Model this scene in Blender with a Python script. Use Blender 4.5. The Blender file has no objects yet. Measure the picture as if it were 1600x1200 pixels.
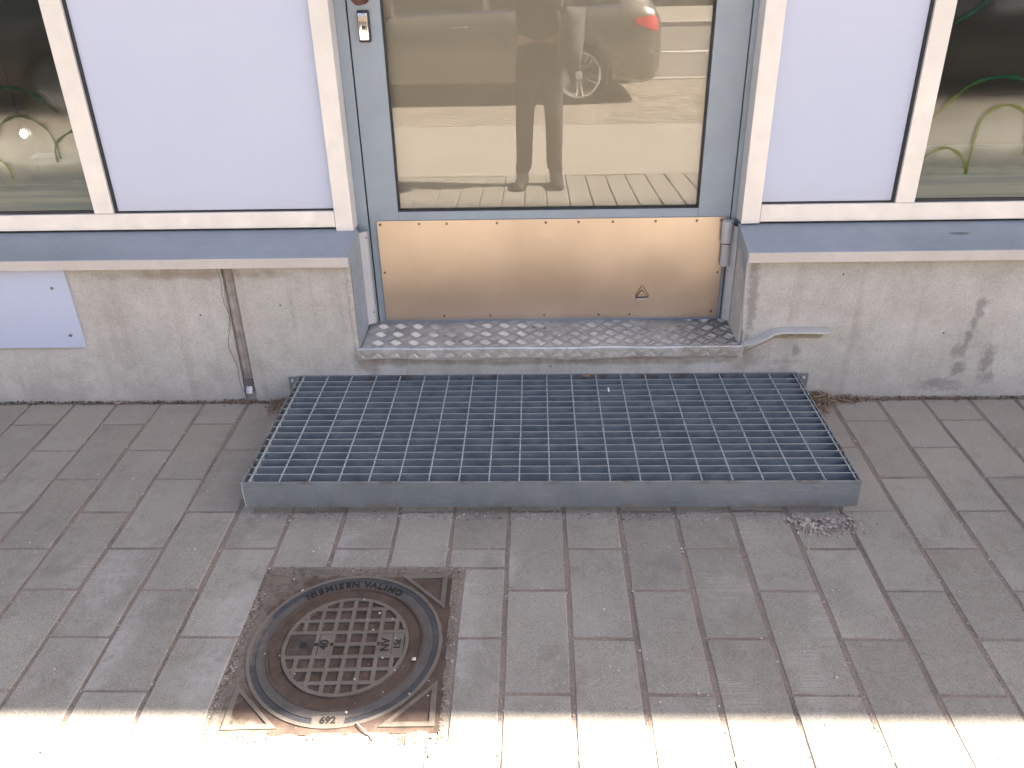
import bpy, bmesh, math, random
import numpy as np
from mathutils import Matrix, Vector
random.seed(7); rng = np.random.default_rng(7)
R = math.radians; PI = math.pi
scene = bpy.context.scene
COL = scene.collection

# ------------------------------------------------------------------ camera
cam_data = bpy.data.cameras.new('camera'); cam = bpy.data.objects.new('camera', cam_data); COL.objects.link(cam)
cam_data.sensor_width = 36; cam_data.lens = 1261.73 / 1600 * 36
cam_data.clip_start = 0.02; cam_data.clip_end = 900
CR = Vector((0.99948676, 0.02482062, -0.02025209)); CU = Vector((0.00639077, 0.46499561, 0.88528932)); CF = Vector((-0.03139057, 0.88496496, -0.46459833))
CLOC = Vector((0.07608, -2.25679, 1.24013))
cam.matrix_world = Matrix(((CR.x, CU.x, -CF.x, CLOC.x), (CR.y, CU.y, -CF.y, CLOC.y), (CR.z, CU.z, -CF.z, CLOC.z), (0, 0, 0, 1)))
scene.camera = cam

# ------------------------------------------------------------------ light
SUN_EL = R(46.0)
SUN_AZ_Y = 0.05                                   # how far the sun stands behind the facade line
world = bpy.data.worlds.new('World'); scene.world = world; world.use_nodes = True
wn = world.node_tree.nodes; wl = world.node_tree.links
sky = wn.new('ShaderNodeTexSky'); sky.sky_type = 'NISHITA'; sky.sun_disc = False
sky.sun_elevation = SUN_EL; sky.sun_rotation = R(90) - SUN_AZ_Y
sky.air_density = 0.8; sky.dust_density = 3.0; sky.ozone_density = 0.4
bg = wn['Background']; bg.inputs['Strength'].default_value = 0.040
wl.new(sky.outputs[0], bg.inputs[0])
sl = bpy.data.lights.new('sun', 'SUN'); sl.energy = 5.0; sl.angle = R(0.7); sl.color = (1.0, 0.87, 0.72)
sun = bpy.data.objects.new('sun', sl); COL.objects.link(sun)
sd = Vector((math.cos(SUN_EL) * math.cos(SUN_AZ_Y), math.cos(SUN_EL) * math.sin(SUN_AZ_Y), math.sin(SUN_EL)))
sun.rotation_euler = sd.to_track_quat('Z', 'Y').to_euler(); sun.location = (6, 0, 8)
scene.view_settings.view_transform = 'Standard'; scene.view_settings.look = 'None'
scene.view_settings.gamma = 1; scene.view_settings.use_curve_mapping = False
scene.view_settings.exposure = 3.55

# ------------------------------------------------------------------ helpers
SLOPE = 0.04447
def G(y):
    if y > -3.1: return SLOPE * y
    return max(-0.1379 + (y + 3.1) * 0.0216, -0.22)

WL = {}                                           # world position of each object's origin
def tag(o, label=None, cat=None, group=None, kind=None):
    if label: o['label'] = label
    if cat: o['category'] = cat
    if group: o['group'] = group
    if kind: o['kind'] = kind
    return o
def thing(name, label, cat, loc=(0, 0, 0), group=None):
    o = bpy.data.objects.new(name, None); COL.objects.link(o); o.location = loc; o.empty_display_size = 0.1
    WL[o] = Vector(loc)
    return tag(o, label, cat, group)

class MB:
    def __init__(s): s.v = []; s.f = []
    def add(s, verts, faces):
        b = len(s.v); s.v += [tuple(p) for p in verts]; s.f += [tuple(i + b for i in f) for f in faces]; return s
    def box(s, x0, x1, y0, y1, z0, z1, c=0.0):
        """box; c > 0 cuts the edges"""
        if c <= 0:
            return s.add([(x0,y0,z0),(x1,y0,z0),(x1,y1,z0),(x0,y1,z0),(x0,y0,z1),(x1,y0,z1),(x1,y1,z1),(x0,y1,z1)],
                  [(0,3,2,1),(4,5,6,7),(0,1,5,4),(1,2,6,5),(2,3,7,6),(3,0,4,7)])
        bm = bmesh.new(); bmesh.ops.create_cube(bm, size=1)
        for v in bm.verts: v.co = Vector(((x0+x1)/2 + v.co.x*(x1-x0), (y0+y1)/2 + v.co.y*(y1-y0), (z0+z1)/2 + v.co.z*(z1-z0)))
        bmesh.ops.bevel(bm, geom=bm.edges[:], offset=c, segments=2, affect='EDGES', profile=.5)
        return s.bm(bm)
    def bm(s, bm, mat=None):
        bm.verts.index_update()
        s.add([(mat @ v.co if mat else v.co)[:] for v in bm.verts], [[v.index for v in f.verts] for f in bm.faces]); bm.free(); return s
    def prism(s, pts, axis, a, b):
        """extrude polygon pts (2D) along axis from a to b"""
        n = len(pts)
        def P(p, t):
            return {'x': (t, p[0], p[1]), 'y': (p[0], t, p[1]), 'z': (p[0], p[1], t)}[axis]
        return s.add([P(p, a) for p in pts] + [P(p, b) for p in pts],
              [tuple(range(n))[::-1], tuple(range(n, 2*n))] + [(i, (i+1) % n, n+(i+1) % n, n+i) for i in range(n)])
    def tube(s, pts, r, n=8, cap=True):
        pts = [Vector(p) for p in pts]; rr = r if isinstance(r, (list, tuple)) else [r]*len(pts)
        vs = []; ref = None
        for i, p in enumerate(pts):
            t = (pts[min(i+1, len(pts)-1)] - pts[max(i-1, 0)]).normalized()
            if ref is None: ref = t.orthogonal().normalized()
            ref = (ref - t * ref.dot(t)).normalized(); w = t.cross(ref)
            rad = rr[i]; ra, rb = rad if isinstance(rad, (list, tuple)) else (rad, rad)
            for k in range(n):
                a = 2*PI*k/n; vs.append(p + ref*math.cos(a)*ra + w*math.sin(a)*rb)
        fs = [(i*n+k, i*n+(k+1) % n, (i+1)*n+(k+1) % n, (i+1)*n+k) for i in range(len(pts)-1) for k in range(n)]
        if cap: fs += [tuple(range(n))[::-1], tuple((len(pts)-1)*n+k for k in range(n))]
        return s.add(vs, fs)
    def ring(s, c, r0, r1, z0, z1, n=64, a0=0, a1=2*PI):
        """flat annulus with thickness, in the xy plane"""
        full = abs(a1-a0-2*PI) < 1e-6; m = n if full else n+1
        vs = []
        for k in range(m):
            a = a0+(a1-a0)*k/n; ca, sa = math.cos(a), math.sin(a)
            vs += [(c[0]+ca*r0, c[1]+sa*r0, z0), (c[0]+ca*r1, c[1]+sa*r1, z0), (c[0]+ca*r1, c[1]+sa*r1, z1), (c[0]+ca*r0, c[1]+sa*r0, z1)]
        fs = []
        for k in range(n if full else m-1):
            i = 4*k; j = 4*((k+1) % m)
            for q in range(4): fs.append((i+q, i+(q+1) % 4, j+(q+1) % 4, j+q))
        return s.add(vs, fs)
    def lathe(s, prof, c=(0,0,0), n=32, axis='z'):
        vs = []
        for r_, h in prof:
            for k in range(n):
                a = 2*PI*k/n; x, y = r_*math.cos(a), r_*math.sin(a)
                p = {'z': (x, y, h), 'y': (x, h, y), 'x': (h, x, y)}[axis]
                vs.append((p[0]+c[0], p[1]+c[1], p[2]+c[2]))
        m = len(prof)
        fs = [(i*n+k, i*n+(k+1) % n, (i+1)*n+(k+1) % n, (i+1)*n+k) for i in range(m-1) for k in range(n)]
        fs += [tuple(range(n))[::-1], tuple((m-1)*n+k for k in range(n))]
        return s.add(vs, fs)
    def xf(s, M):
        s.v = [tuple(M @ Vector(p)) for p in s.v]; return s
    def build(s, name, mat, parent=None, smooth=False, origin=None, fix=True):
        o0 = WL[parent] if parent is not None else (Vector(origin) if origin is not None else Vector((0, 0, 0)))
        me = bpy.data.meshes.new(name)
        me.from_pydata([(p[0]-o0.x, p[1]-o0.y, p[2]-o0.z) for p in s.v], [], s.f)
        if fix and len(s.f) < 60000:
            bm = bmesh.new(); bm.from_mesh(me); bmesh.ops.recalc_face_normals(bm, faces=bm.faces[:]); bm.to_mesh(me); bm.free()
        me.materials.append(mat)
        if smooth:
            for p in me.polygons: p.use_smooth = True
            if smooth != 'all':
                try: me.set_sharp_from_angle(angle=R(38))
                except Exception: pass
        o = bpy.data.objects.new(name, me); COL.objects.link(o)
        if parent is not None: o.parent = parent
        else: o.location = o0
        WL[o] = o0
        return o

def dup(o, parent=None, loc=None):
    c = o.copy(); COL.objects.link(c)
    if parent is not None: c.parent = parent
    if loc is not None: c.location = loc
    WL[c] = WL[o]
    return c

# ------------------------------------------------------------------ materials
class NM:
    def __init__(s, name):
        s.m = bpy.data.materials.new(name); s.m.use_nodes = True; s.n = s.m.node_tree.nodes; s.l = s.m.node_tree.links
        s.b = s.n['Principled BSDF']; s.geo = None
    def node(s, t, **k):
        q = s.n.new(t)
        for a, v in k.items(): setattr(q, a, v)
        return q
    def put(s, sock, v):
        if isinstance(v, bpy.types.NodeSocket): s.l.new(v, sock)
        else:
            if isinstance(v, (tuple, list)) and len(v) == 3 and sock.type == 'RGBA': v = (*v, 1)
            sock.default_value = v
    def pos(s, world=True):
        if world:
            if s.geo is None: s.geo = s.node('ShaderNodeNewGeometry')
            return s.geo.outputs['Position']
        return s.node('ShaderNodeTexCoord').outputs['Object']
    def mapping(s, vec, scale=(1,1,1), loc=(0,0,0), rot=(0,0,0)):
        q = s.node('ShaderNodeMapping'); s.l.new(vec, q.inputs[0]); q.inputs['Scale'].default_value = scale
        q.inputs['Location'].default_value = loc; q.inputs['Rotation'].default_value = rot; return q.outputs[0]
    def noise(s, scale, detail=4, rough=.55, vec=None, dist=0):
        q = s.node('ShaderNodeTexNoise'); q.inputs['Scale'].default_value = scale; q.inputs['Detail'].default_value = detail
        q.inputs['Roughness'].default_value = rough; q.inputs['Distortion'].default_value = dist
        s.l.new(vec if vec else s.pos(), q.inputs['Vector']); return q.outputs[0]
    def voro(s, scale, vec=None, feature='F1'):
        q = s.node('ShaderNodeTexVoronoi', feature=feature); q.inputs['Scale'].default_value = scale
        s.l.new(vec if vec else s.pos(), q.inputs['Vector']); return q.outputs['Distance']
    def ramp(s, fac, a, b, lo=0., hi=1.):
        q = s.node('ShaderNodeMapRange'); s.l.new(fac, q.inputs[0])
        q.inputs[1].default_value = a; q.inputs[2].default_value = b; q.inputs[3].default_value = lo; q.inputs[4].default_value = hi
        return q.outputs[0]
    def mix(s, fac, a, b, mode='MIX'):
        q = s.node('ShaderNodeMix', data_type='RGBA', blend_type=mode)
        s.put(q.inputs[0], fac); s.put(q.inputs[6], a); s.put(q.inputs[7], b); return q.outputs[2]
    def math(s, op, a, b=0.):
        q = s.node('ShaderNodeMath', operation=op); s.put(q.inputs[0], a); s.put(q.inputs[1], b); return q.outputs[0]
    def blob(s, c, r, soft=.6, wob=.3, wscale=18):
        """1 inside an ellipsoid (centre c, radii r, any radius 0 = ignored), ragged edge"""
        v = s.node('ShaderNodeVectorMath', operation='SUBTRACT'); s.l.new(s.pos(), v.inputs[0]); v.inputs[1].default_value = c
        w = s.node('ShaderNodeVectorMath', operation='MULTIPLY'); s.l.new(v.outputs[0], w.inputs[0]); w.inputs[1].default_value = tuple(0 if q == 0 else 1/q for q in r)
        ln = s.node('ShaderNodeVectorMath', operation='LENGTH'); s.l.new(w.outputs[0], ln.inputs[0])
        nz = s.ramp(s.noise(wscale, 3), .3, .7, -wob, wob)
        return s.ramp(s.math('ADD', ln.outputs['Value'], nz), 1-soft/2, 1+soft/2, 1, 0)
    def bump(s, h, strength=.3, dist=.002):
        q = s.node('ShaderNodeBump'); q.inputs['Strength'].default_value = strength; q.inputs['Distance'].default_value = dist
        s.l.new(h, q.inputs['Height']); s.l.new(q.outputs[0], s.b.inputs['Normal'])
    def set(s, col=None, rough=None, metal=None, spec=None):
        if col is not None: s.put(s.b.inputs['Base Color'], col)
        if rough is not None: s.put(s.b.inputs['Roughness'], rough)
        if metal is not None: s.put(s.b.inputs['Metallic'], metal)
        if spec is not None: s.put(s.b.inputs['Specular IOR Level'], spec)
        return s

def simple(name, col, rough=.5, metal=0., var=.12, scale=12, bump=0, bscale=200, spec=.5):
    q = NM(name)
    n = q.noise(scale, 5)
    c = q.mix(q.ramp(n, .3, .7), tuple(x*(1-var) for x in col), tuple(min(1, x*(1+var)) for x in col))
    q.set(c, q.ramp(q.noise(scale*2.3, 4), .3, .7, max(.02, rough-.08), min(1, rough+.08)), metal, spec)
    if bump: q.bump(q.noise(bscale, 3), bump, .001)
    return q.m

# --- pavers
def paver_mat():
    q = NM('grey_concrete_paver')
    oi = q.node('ShaderNodeObjectInfo')
    base = q.mix(oi.outputs['Random'], (.190, .181, .162), (.272, .263, .240))
    big = q.noise(3.0, 4)
    base = q.mix(q.ramp(big, .35, .7), base, (.215, .206, .193))
    fine = q.noise(300, 4, .75)
    base = q.mix(q.ramp(fine, .3, .72), q.mix(1, base, (.58, .57, .56), 'MULTIPLY'), q.mix(1, base, (1.36, 1.35, 1.34), 'MULTIPLY'))
    mid = q.noise(34, 5, .6)
    base = q.mix(q.ramp(mid, .48, .75, 0, .55), base, (.258, .249, .230))
    base = q.mix(q.ramp(q.noise(11, 6, .7), .53, .70, 0, .5), base, (.132, .118, .106))
    base = q.mix(q.ramp(q.noise(4.6, 6, .65), .52, .68, 0, .5), base, (.275, .268, .255))
    # pale grit and dark specks
    sp = q.ramp(q.voro(170), .10, .16, 1, 0); base = q.mix(q.math('MULTIPLY', sp, q.ramp(q.noise(40, 2), .5, .6, 0, .55)), base, (.42, .40, .38))
    dk = q.ramp(q.voro(95), .07, .11, 1, 0); base = q.mix(q.math('MULTIPLY', dk, q.ramp(q.noise(23, 2), .5, .58, 0, .8)), base, (.06, .05, .045))
    # lime bloom and scraped stripes
    pale = None
    for c, r in [((-.60, -.93, 0), (.055, .10, 0)), ((-.60, -1.06, 0), (.05, .09, 0)), ((-.095, -.86, 0), (.035, .07, 0)), ((-.085, -1.0, 0), (.03, .08, 0)),
                 ((-.84, -1.02, 0), (.035, .16, 0)), ((-.93, -.80, 0), (.04, .12, 0)), ((-.42, -.70, 0), (.05, .05, 0)), ((.01, -.76, 0), (.02, .05, 0))]:
        b_ = q.blob(c, r, 1.0, .55, 30); pale = b_ if pale is None else q.math('MAXIMUM', pale, b_)
    base = q.mix(q.math('MULTIPLY', pale, q.ramp(q.noise(60, 4), .3, .65, .05, .45)), base, (.38, .38, .385))
    sc = None
    for c, r in [((.70, -.93, 0), (.035, .09, 0)), ((.625, -1.07, 0), (.03, .09, 0)), ((.50, -.83, 0), (.05, .05, 0)), ((.60, -.65, 0), (.04, .05, 0)), ((-.62, -.70, 0), (.04, .07, 0)), ((-1.0, -.78, 0), (.05, .09, 0)),
                 ((-.42, -.62, 0), (.05, .06, 0)), ((-.78, -.42, 0), (.05, .07, 0)), ((.46, -1.13, 0), (.05, .05, 0))]:
        b_ = q.blob(c, r, .9, .6, 26); sc = b_ if sc is None else q.math('MAXIMUM', sc, b_)
    stripe = q.ramp(q.noise(1.0, 3, .5, q.mapping(q.pos(), (9, 330, 1), rot=(0, 0, .05))), .42, .66, .04, .34)
    base = q.mix(q.math('MULTIPLY', sc, stripe), base, (.40, .39, .37))
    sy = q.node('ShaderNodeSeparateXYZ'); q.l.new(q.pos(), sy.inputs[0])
    dust_lift = q.ramp(q.math('ADD', sy.outputs[1], q.ramp(q.noise(5, 5), .3, .7, -.14, .14)), -.75, -.02, 0, .42)  # sandy dust towards the wall, also lifting the under-lit paving in the colour
    base = q.mix(dust_lift, base, (.335, .290, .250))
    q.set(base, q.ramp(mid, .3, .7, .78, .95), 0, .3)
    h = q.math('ADD', q.math('MULTIPLY', fine, .6), q.math('ADD', q.math('MULTIPLY', q.noise(130, 4, .65), .9), q.math('MULTIPLY', mid, 1.3)))
    q.bump(h, .55, .0016)
    return q.m

def sand_mat(name='joint_sand', a=(.145, .118, .103), b=(.275, .232, .205)):
    q = NM(name); n = q.noise(300, 4, .7)
    c = q.mix(q.ramp(n, .3, .7), a, b)
    c = q.mix(q.ramp(q.noise(7, 4), .52, .7, 0, .6), c, (.10, .088, .08))
    q.set(c, .95, 0, .2); q.bump(n, .9, .003); return q.m

def concrete_mat():
    q = NM('weathered_cast_concrete')
    vec = q.pos()
    n1 = q.noise(5.5, 7, .62); n2 = q.noise(26, 5, .6); n3 = q.noise(240, 3, .7)
    base = q.mix(q.ramp(n1, .32, .68), (.43, .412, .372), (.555, .537, .497))
    base = q.mix(q.ramp(n2, .5, .78, 0, .4), base, (.285, .258, .238))
    base = q.mix(q.ramp(q.noise(60, 4, .6), .55, .75, 0, .35), base, (.53, .51, .49))
    base = q.mix(q.ramp(n3, .3, .7, .0, .22), base, (.24, .22, .21))
    base = q.mix(q.ramp(q.noise(130, 5, .7), .35, .68), q.mix(1, base, (.86, .85, .84), 'MULTIPLY'), q.mix(1, base, (1.09, 1.09, 1.09), 'MULTIPLY'))
    base = q.mix(q.ramp(q.noise(14, 5, .6), .52, .7, 0, .35), base, (.60, .575, .55))
    # pin holes
    pit = q.math('MULTIPLY', q.ramp(q.voro(58), .045, .075, 1, 0), q.ramp(q.noise(9, 2), .48, .56, 0, .9))
    base = q.mix(pit, base, (.10, .08, .07))
    # faint run-down streaks
    st = q.ramp(q.noise(1, 4, .5, q.mapping(vec, (22, 1, 1.6))), .52, .72, 0, .33)
    base = q.mix(st, base, (.27, .235, .20))
    # the named stains
    dark = None
    for c, r in [((1.392, 0, .315), (.02, .012, 0)), ((1.39, 0, .285), (.013, .022, 0)), ((1.383, 0, .255), (.009, .03, 0)), ((1.375, 0, .2), (.010, .04, 0)), ((1.362, 0, .16), (.022, .022, 0)), ((1.452, 0, .13), (.018, .05, 0)), ((1.33, 0, .045), (.05, .022, 0)),
                 ((1.46, 0, .07), (.02, .02, 0)), ((.715, 0, .35), (.014, .14, 0)), ((.87, 0, .165), (.012, .02, 0)), ((1.37, 0, .10), (.02, .02, 0))]:
        b_ = q.blob((c[0], 0, c[2]), (r[0], 0, r[1]), .9, .6, 45); dark = b_ if dark is None else q.math('MAXIMUM', dark, b_)
    base = q.mix(q.math('MULTIPLY', dark, .5), base, (.13, .115, .115))
    rust = None
    for c, r in [((-.36, 0, .135), (.10, .012)), ((.35, 0, .142), (.16, .010)), ((-.94, 0, .43), (.2, .012)), ((.72, 0, .15), (.05, .03)), ((.2, 0, .13), (.5, .008)), ((-.46, 0, .13), (.03, .03))]:
        b_ = q.blob((c[0], 0, c[2]), (r[0], 0, r[1]), 1.2, .7, 22); rust = b_ if rust is None else q.math('MAXIMUM', rust, b_)
    base = q.mix(q.math('MULTIPLY', rust, .5), base, (.21, .15, .11))
    # splash line near the paving
    z = q.node('ShaderNodeSeparateXYZ'); q.l.new(vec, z.inputs[0])
    spl = q.ramp(q.math('ADD', z.outputs[2], q.ramp(q.noise(7, 5), .3, .7, -.05, .05)), .0, .09, .25, 0)
    base = q.mix(spl, base, (.30, .28, .265))
    q.set(base, .88, 0, .3)
    q.bump(q.math('ADD', q.math('MULTIPLY', n3, .5), q.math('SUBTRACT', q.noise(90, 5, .6), q.math('MULTIPLY', pit, 2.))), .45, .0015)
    return q.m

def painted_metal(name, col, rough=.42, dirt=(.2, .17, .14), amount=.25, metal=0.):
    q = NM(name)
    n = q.noise(9, 6, .6)
    c = q.mix(q.ramp(n, .3, .7), tuple(x*.93 for x in col), tuple(x*1.05 for x in col))
    c = q.mix(q.ramp(q.noise(45, 6, .65), .56, .8, 0, amount), c, dirt)
    sp = q.math('MULTIPLY', q.ramp(q.voro(120), .06, .1, 1, 0), q.ramp(q.noise(17, 2), .55, .62, 0, .6))
    c = q.mix(sp, c, dirt)
    q.set(c, q.ramp(q.noise(30, 4), .3, .7, rough-.07, rough+.12), metal, .5)
    q.bump(q.noise(500, 2), .05, .0005)
    return q.m

M = {}
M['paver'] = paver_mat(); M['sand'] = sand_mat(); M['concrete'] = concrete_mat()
M['mortar'] = sand_mat('rough_mortar', (.095, .082, .070), (.23, .208, .183))
M['panel'] = simple('white_laminate_panel', (.455, .505, .645), .38, 0, .02, 3)
pm_ = NM('white_laminate'); sz_ = pm_.node('ShaderNodeSeparateXYZ'); pm_.l.new(pm_.pos(), sz_.inputs[0])
pc_ = pm_.mix(pm_.ramp(pm_.noise(2.2, 4), .3, .7), (.435, .484, .62), (.462, .508, .64))
pc_ = pm_.mix(pm_.ramp(pm_.math('ADD', sz_.outputs[2], pm_.ramp(pm_.noise(14, 4), .3, .7, -.02, .02)), .585, .66, .22, 0), pc_, (.40, .38, .36))
pc_ = pm_.mix(pm_.math('MULTIPLY', pm_.ramp(pm_.voro(26), .018, .03, 1, 0), .5), pc_, (.2, .18, .16))
pm_.set(pc_, .34, 0, .5); M['panel_win'] = pm_.m
M['cream'] = painted_metal('champagne_aluminium', (.645, .625, .61), .36, (.42, .37, .33), .16, .25)
M['grey'] = painted_metal('blue_grey_powder_coat', (.262, .315, .365), .40, (.2, .19, .18), .2)
M['greyd'] = painted_metal('blue_grey_sheet_metal', (.265, .305, .355), .38, (.19, .19, .19), .32, .15)
M['flash'] = painted_metal('pale_grey_flashing', (.42, .42, .43), .42, (.3, .24, .18), .3)
M['lip'] = painted_metal('lit_sill_edge', (.50, .46, .43), .5, (.3, .25, .2), .4)  # sill's front fold painted paler than its sheet, to look lit
M['black'] = simple('black_rubber_gasket', (.02, .022, .028), .6)
M['dark'] = simple('dark_void', (.015, .015, .016), .9)
M['sealant'] = simple('brown_grey_sealant', (.27, .235, .21), .8, 0, .25, 30, .3)
M['chrome'] = simple('polished_chrome', (.72, .70, .68), .14, 1.0, .05)
M['screw'] = simple('dull_screw_head', (.20, .15, .12), .45, .8, .3, 90)
M['bolt'] = simple('zinc_bolt', (.45, .45, .45), .5, .6, .1, 60)
M['rust'] = simple('brown_rusted_metal', (.12, .06, .045), .75, .3, .4, 60, .3)

def kick_mat():
    q = NM('brushed_steel_kick_plate')
    br = q.noise(1, 4, .6, q.mapping(q.pos(), (260, 1, 3)))
    n = q.noise(4, 3, .5)
    c = q.mix(q.ramp(n, .3, .72), (.455, .365, .285), (.55, .445, .35))
    c = q.mix(q.ramp(br, .35, .7, 0, .10), c, (.38, .31, .26))
    sm = None
    for cc, r in [((-.32, 0, .235), (.10, .05)), ((.12, 0, .30), (.09, .12)), ((-.1, 0, .24), (.12, .04)), ((.56, 0, .23), (.06, .04)), ((.64, 0, .25), (.018, .06)), ((.40, 0, .25), (.04, .02)), ((.46, 0, .36), (.04, .04))]:
        b_ = q.blob((cc[0], 0, cc[2]), (r[0]*1.3, 0, r[1]*1.3), 1.7, .35, 7); sm = b_ if sm is None else q.math('MAXIMUM', sm, b_)
    scr = q.ramp(q.noise(1, 3, .5, q.mapping(q.pos(), (16, 1, 420), rot=(0, .12, 0))), .66, .72, 0, .22)
    c = q.mix(scr, c, (.36, .28, .21))
    szk = q.node('ShaderNodeSeparateXYZ'); q.l.new(q.pos(), szk.inputs[0])
    c = q.mix(q.math('MULTIPLY', sm, .3), c, (.30, .235, .185))
    low = q.ramp(q.math('ADD', szk.outputs[2], q.ramp(q.noise(7, 5), .3, .7, -.05, .05)), .19, .36, .55, 0)
    dirt = q.math('MAXIMUM', q.math('MULTIPLY', sm, q.ramp(q.noise(5, 3), .25, .75, .3, .6)), low)
    c = q.mix(q.math('MULTIPLY', dirt, .45), c, (.33, .26, .21))
    q.set(c, .32, .72, .5)
    return q.m
M['kick'] = kick_mat()

def tread_mat():
    q = NM('aluminium_tread_plate')
    n = q.noise(14, 6, .65)
    c = q.mix(q.ramp(n, .32, .7), (.42, .425, .43), (.60, .60, .60))
    c = q.mix(q.ramp(q.noise(70, 5, .6), .5, .75, 0, .5), c, (.20, .175, .155))
    ed = q.blob((.63, 0.06, .19), (.1, .12, 0), 1., .5, 12); c = q.mix(q.math('MULTIPLY', ed, .5), c, (.25, .2, .16))
    q.set(c, q.ramp(n, .3, .7, .40, .55), .75, .5); q.bump(q.noise(350, 3), .15, .0006); return q.m
M['tread'] = tread_mat()
M['treadbar'] = simple('worn_raised_tread', (.66, .66, .66), .42, .45, .15, 60)

def galv_mat():
    q = NM('galvanised_steel')
    v = q.voro(60); n = q.noise(22, 5, .6)
    c = q.mix(q.ramp(n, .3, .7), (.19, .235, .27), (.36, .405, .43))
    c = q.mix(q.ramp(v, .1, .6, 0, .25), c, (.30, .335, .36))
    c = q.mix(q.ramp(q.noise(90, 5, .7), .6, .8, 0, .5), c, (.13, .12, .11))
    q.set(c, q.ramp(n, .3, .7, .42, .58), .55, .5); q.bump(q.noise(160, 4), .12, .0006); return q.m
M['galv'] = galv_mat()
def galv_front():
    q = NM('galvanised_front_plate')
    n = q.noise(12, 6, .6)
    c = q.mix(q.ramp(n, .3, .7), (.165, .19, .21), (.215, .24, .258))
    c = q.mix(q.ramp(q.noise(50, 6, .7), .58, .76, 0, .6), c, (.11, .10, .09))
    c = q.mix(q.ramp(q.noise(4, 6, .7), .48, .68, 0, .5), c, (.27, .285, .29))
    c = q.mix(q.ramp(q.noise(1, 4, .6, q.mapping(q.pos(), (9, 1, 150))), .62, .72, 0, .5), c, (.34, .35, .35))
    sz = q.node('ShaderNodeSeparateXYZ'); q.l.new(q.pos(), sz.inputs[0])
    c = q.mix(q.math('MULTIPLY', q.ramp(sz.outputs[2], .068, .078, 0, 1), q.ramp(q.noise(16, 5, .7), .5, .62, 0, .8)), c, (.12, .08, .065))
    c = q.mix(q.math('MULTIPLY', q.ramp(sz.outputs[2], .030, .004, 0, 1), q.ramp(q.noise(20, 5, .7), .42, .62, 0, .6)), c, (.15, .125, .105))
    q.set(c, q.ramp(n, .3, .7, .45, .6), .35, .5); q.bump(q.noise(200, 4), .1, .0005); return q.m
M['galvf'] = galv_front()
M['galvtop'] = simple('worn_bar_edge', (.50, .54, .57), .42, .7, .12, 80)

def iron(name, a, b, rough=.62, metal=.35):
    q = NM(name); n = q.noise(28, 6, .65); f = q.noise(330, 3, .7)
    c = q.mix(q.ramp(n, .32, .7), a, b)
    c = q.mix(q.ramp(f, .35, .7, 0, .4), c, tuple(x*.5 for x in a))
    c = q.mix(q.math('MULTIPLY', q.ramp(q.voro(210), .08, .13, 1, 0), q.ramp(q.noise(50, 2), .5, .6, 0, .6)), c, (.36, .32, .29))
    dirt = q.blob((-.555, -.79, 0), (.085, .075, 0), .8, .5, 30)
    for cc, rr_ in [((-.545, -1.0, 0), (.022, .30, 0)), ((-.50, -1.21, 0), (.05, .02, 0)), ((-.30, -.785, 0), (.35, .012, 0))]:
        dirt = q.math('MAXIMUM', dirt, q.blob(cc, rr_, 1., .7, 40))
    dirt = q.math('MAXIMUM', q.math('MULTIPLY', dirt, q.ramp(q.noise(90, 4, .7), .35, .55, .3, 1)), q.ramp(q.noise(16, 5, .7), .58, .74, 0, .4))
    c = q.mix(dirt, c, (.15, .130, .113))
    q.set(c, q.math('MAXIMUM', q.ramp(n, .3, .7, rough-.08, rough+.15), q.math('MULTIPLY', dirt, .95)), q.math('MULTIPLY', q.math('SUBTRACT', 1., dirt), metal), .4)
    q.bump(q.math('ADD', f, q.math('MULTIPLY', q.noise(80, 4), 1.2)), .5, .0012); return q.m
M['iron'] = iron('rusty_cast_iron', (.066, .046, .038), (.130, .094, .077))
M['ironrib'] = iron('worn_cast_iron', (.140, .122, .108), (.205, .182, .163), .55, .4)
M['irondark'] = iron('blue_black_cast_iron', (.045, .048, .058), (.08, .084, .097), .6)
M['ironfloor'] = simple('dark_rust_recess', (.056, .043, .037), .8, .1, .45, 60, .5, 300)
M['ironband'] = iron('worn_letter_band', (.085, .082, .083), (.135, .128, .124), .55, .4)
M['irontext'] = iron('dark_raised_letter', (.018, .017, .018), (.035, .033, .034), .6)

def glass_mat(name, rough=0.0, ior=1.55, tint=(.93, .95, .93), k=1.0):
    q = NM(name)
    q.n.remove(q.b)
    tr = q.node('ShaderNodeBsdfTransparent'); tr.inputs[0].default_value = (*tint, 1)
    gl = q.node('ShaderNodeBsdfAnisotropic' if False else 'ShaderNodeBsdfGlossy'); gl.inputs['Roughness'].default_value = rough
    fr = q.node('ShaderNodeFresnel'); fr.inputs[0].default_value = ior
    mx = q.node('ShaderNodeMixShader'); q.l.new(q.math('MULTIPLY', fr.outputs[0], k), mx.inputs[0]); q.l.new(tr.outputs[0], mx.inputs[1]); q.l.new(gl.outputs[0], mx.inputs[2])
    q.l.new(mx.outputs[0], q.n['Material Output'].inputs[0])
    return q.m
M['glass'] = glass_mat('door_glass', 0.0, 1.75, (.95, .95, .93))
M['glassw'] = glass_mat('shop_window_glass', 0.065, 1.66, (.88, .92, .9))
M['cloth'] = simple('beige_roller_blind', (.62, .585, .53), .9, 0, .03, 4)
M['room'] = simple('dark_shop_interior', (.17, .14, .115), .85, 0, .2, 1.5)
M['asphalt'] = NM('pale_worn_asphalt')
q = M['asphalt']; f = q.noise(160, 3, .75)
q.set(q.mix(q.ramp(q.noise(2, 4), .3, .7), q.mix(q.ramp(f, .35, .65), (.19, .175, .155), (.30, .28, .25)), q.mix(q.ramp(f, .35, .65), (.22, .205, .185), (.34, .315, .285))), .9, 0, .3); q.bump(f, .3, .002); M['asphalt'] = q.m
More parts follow.
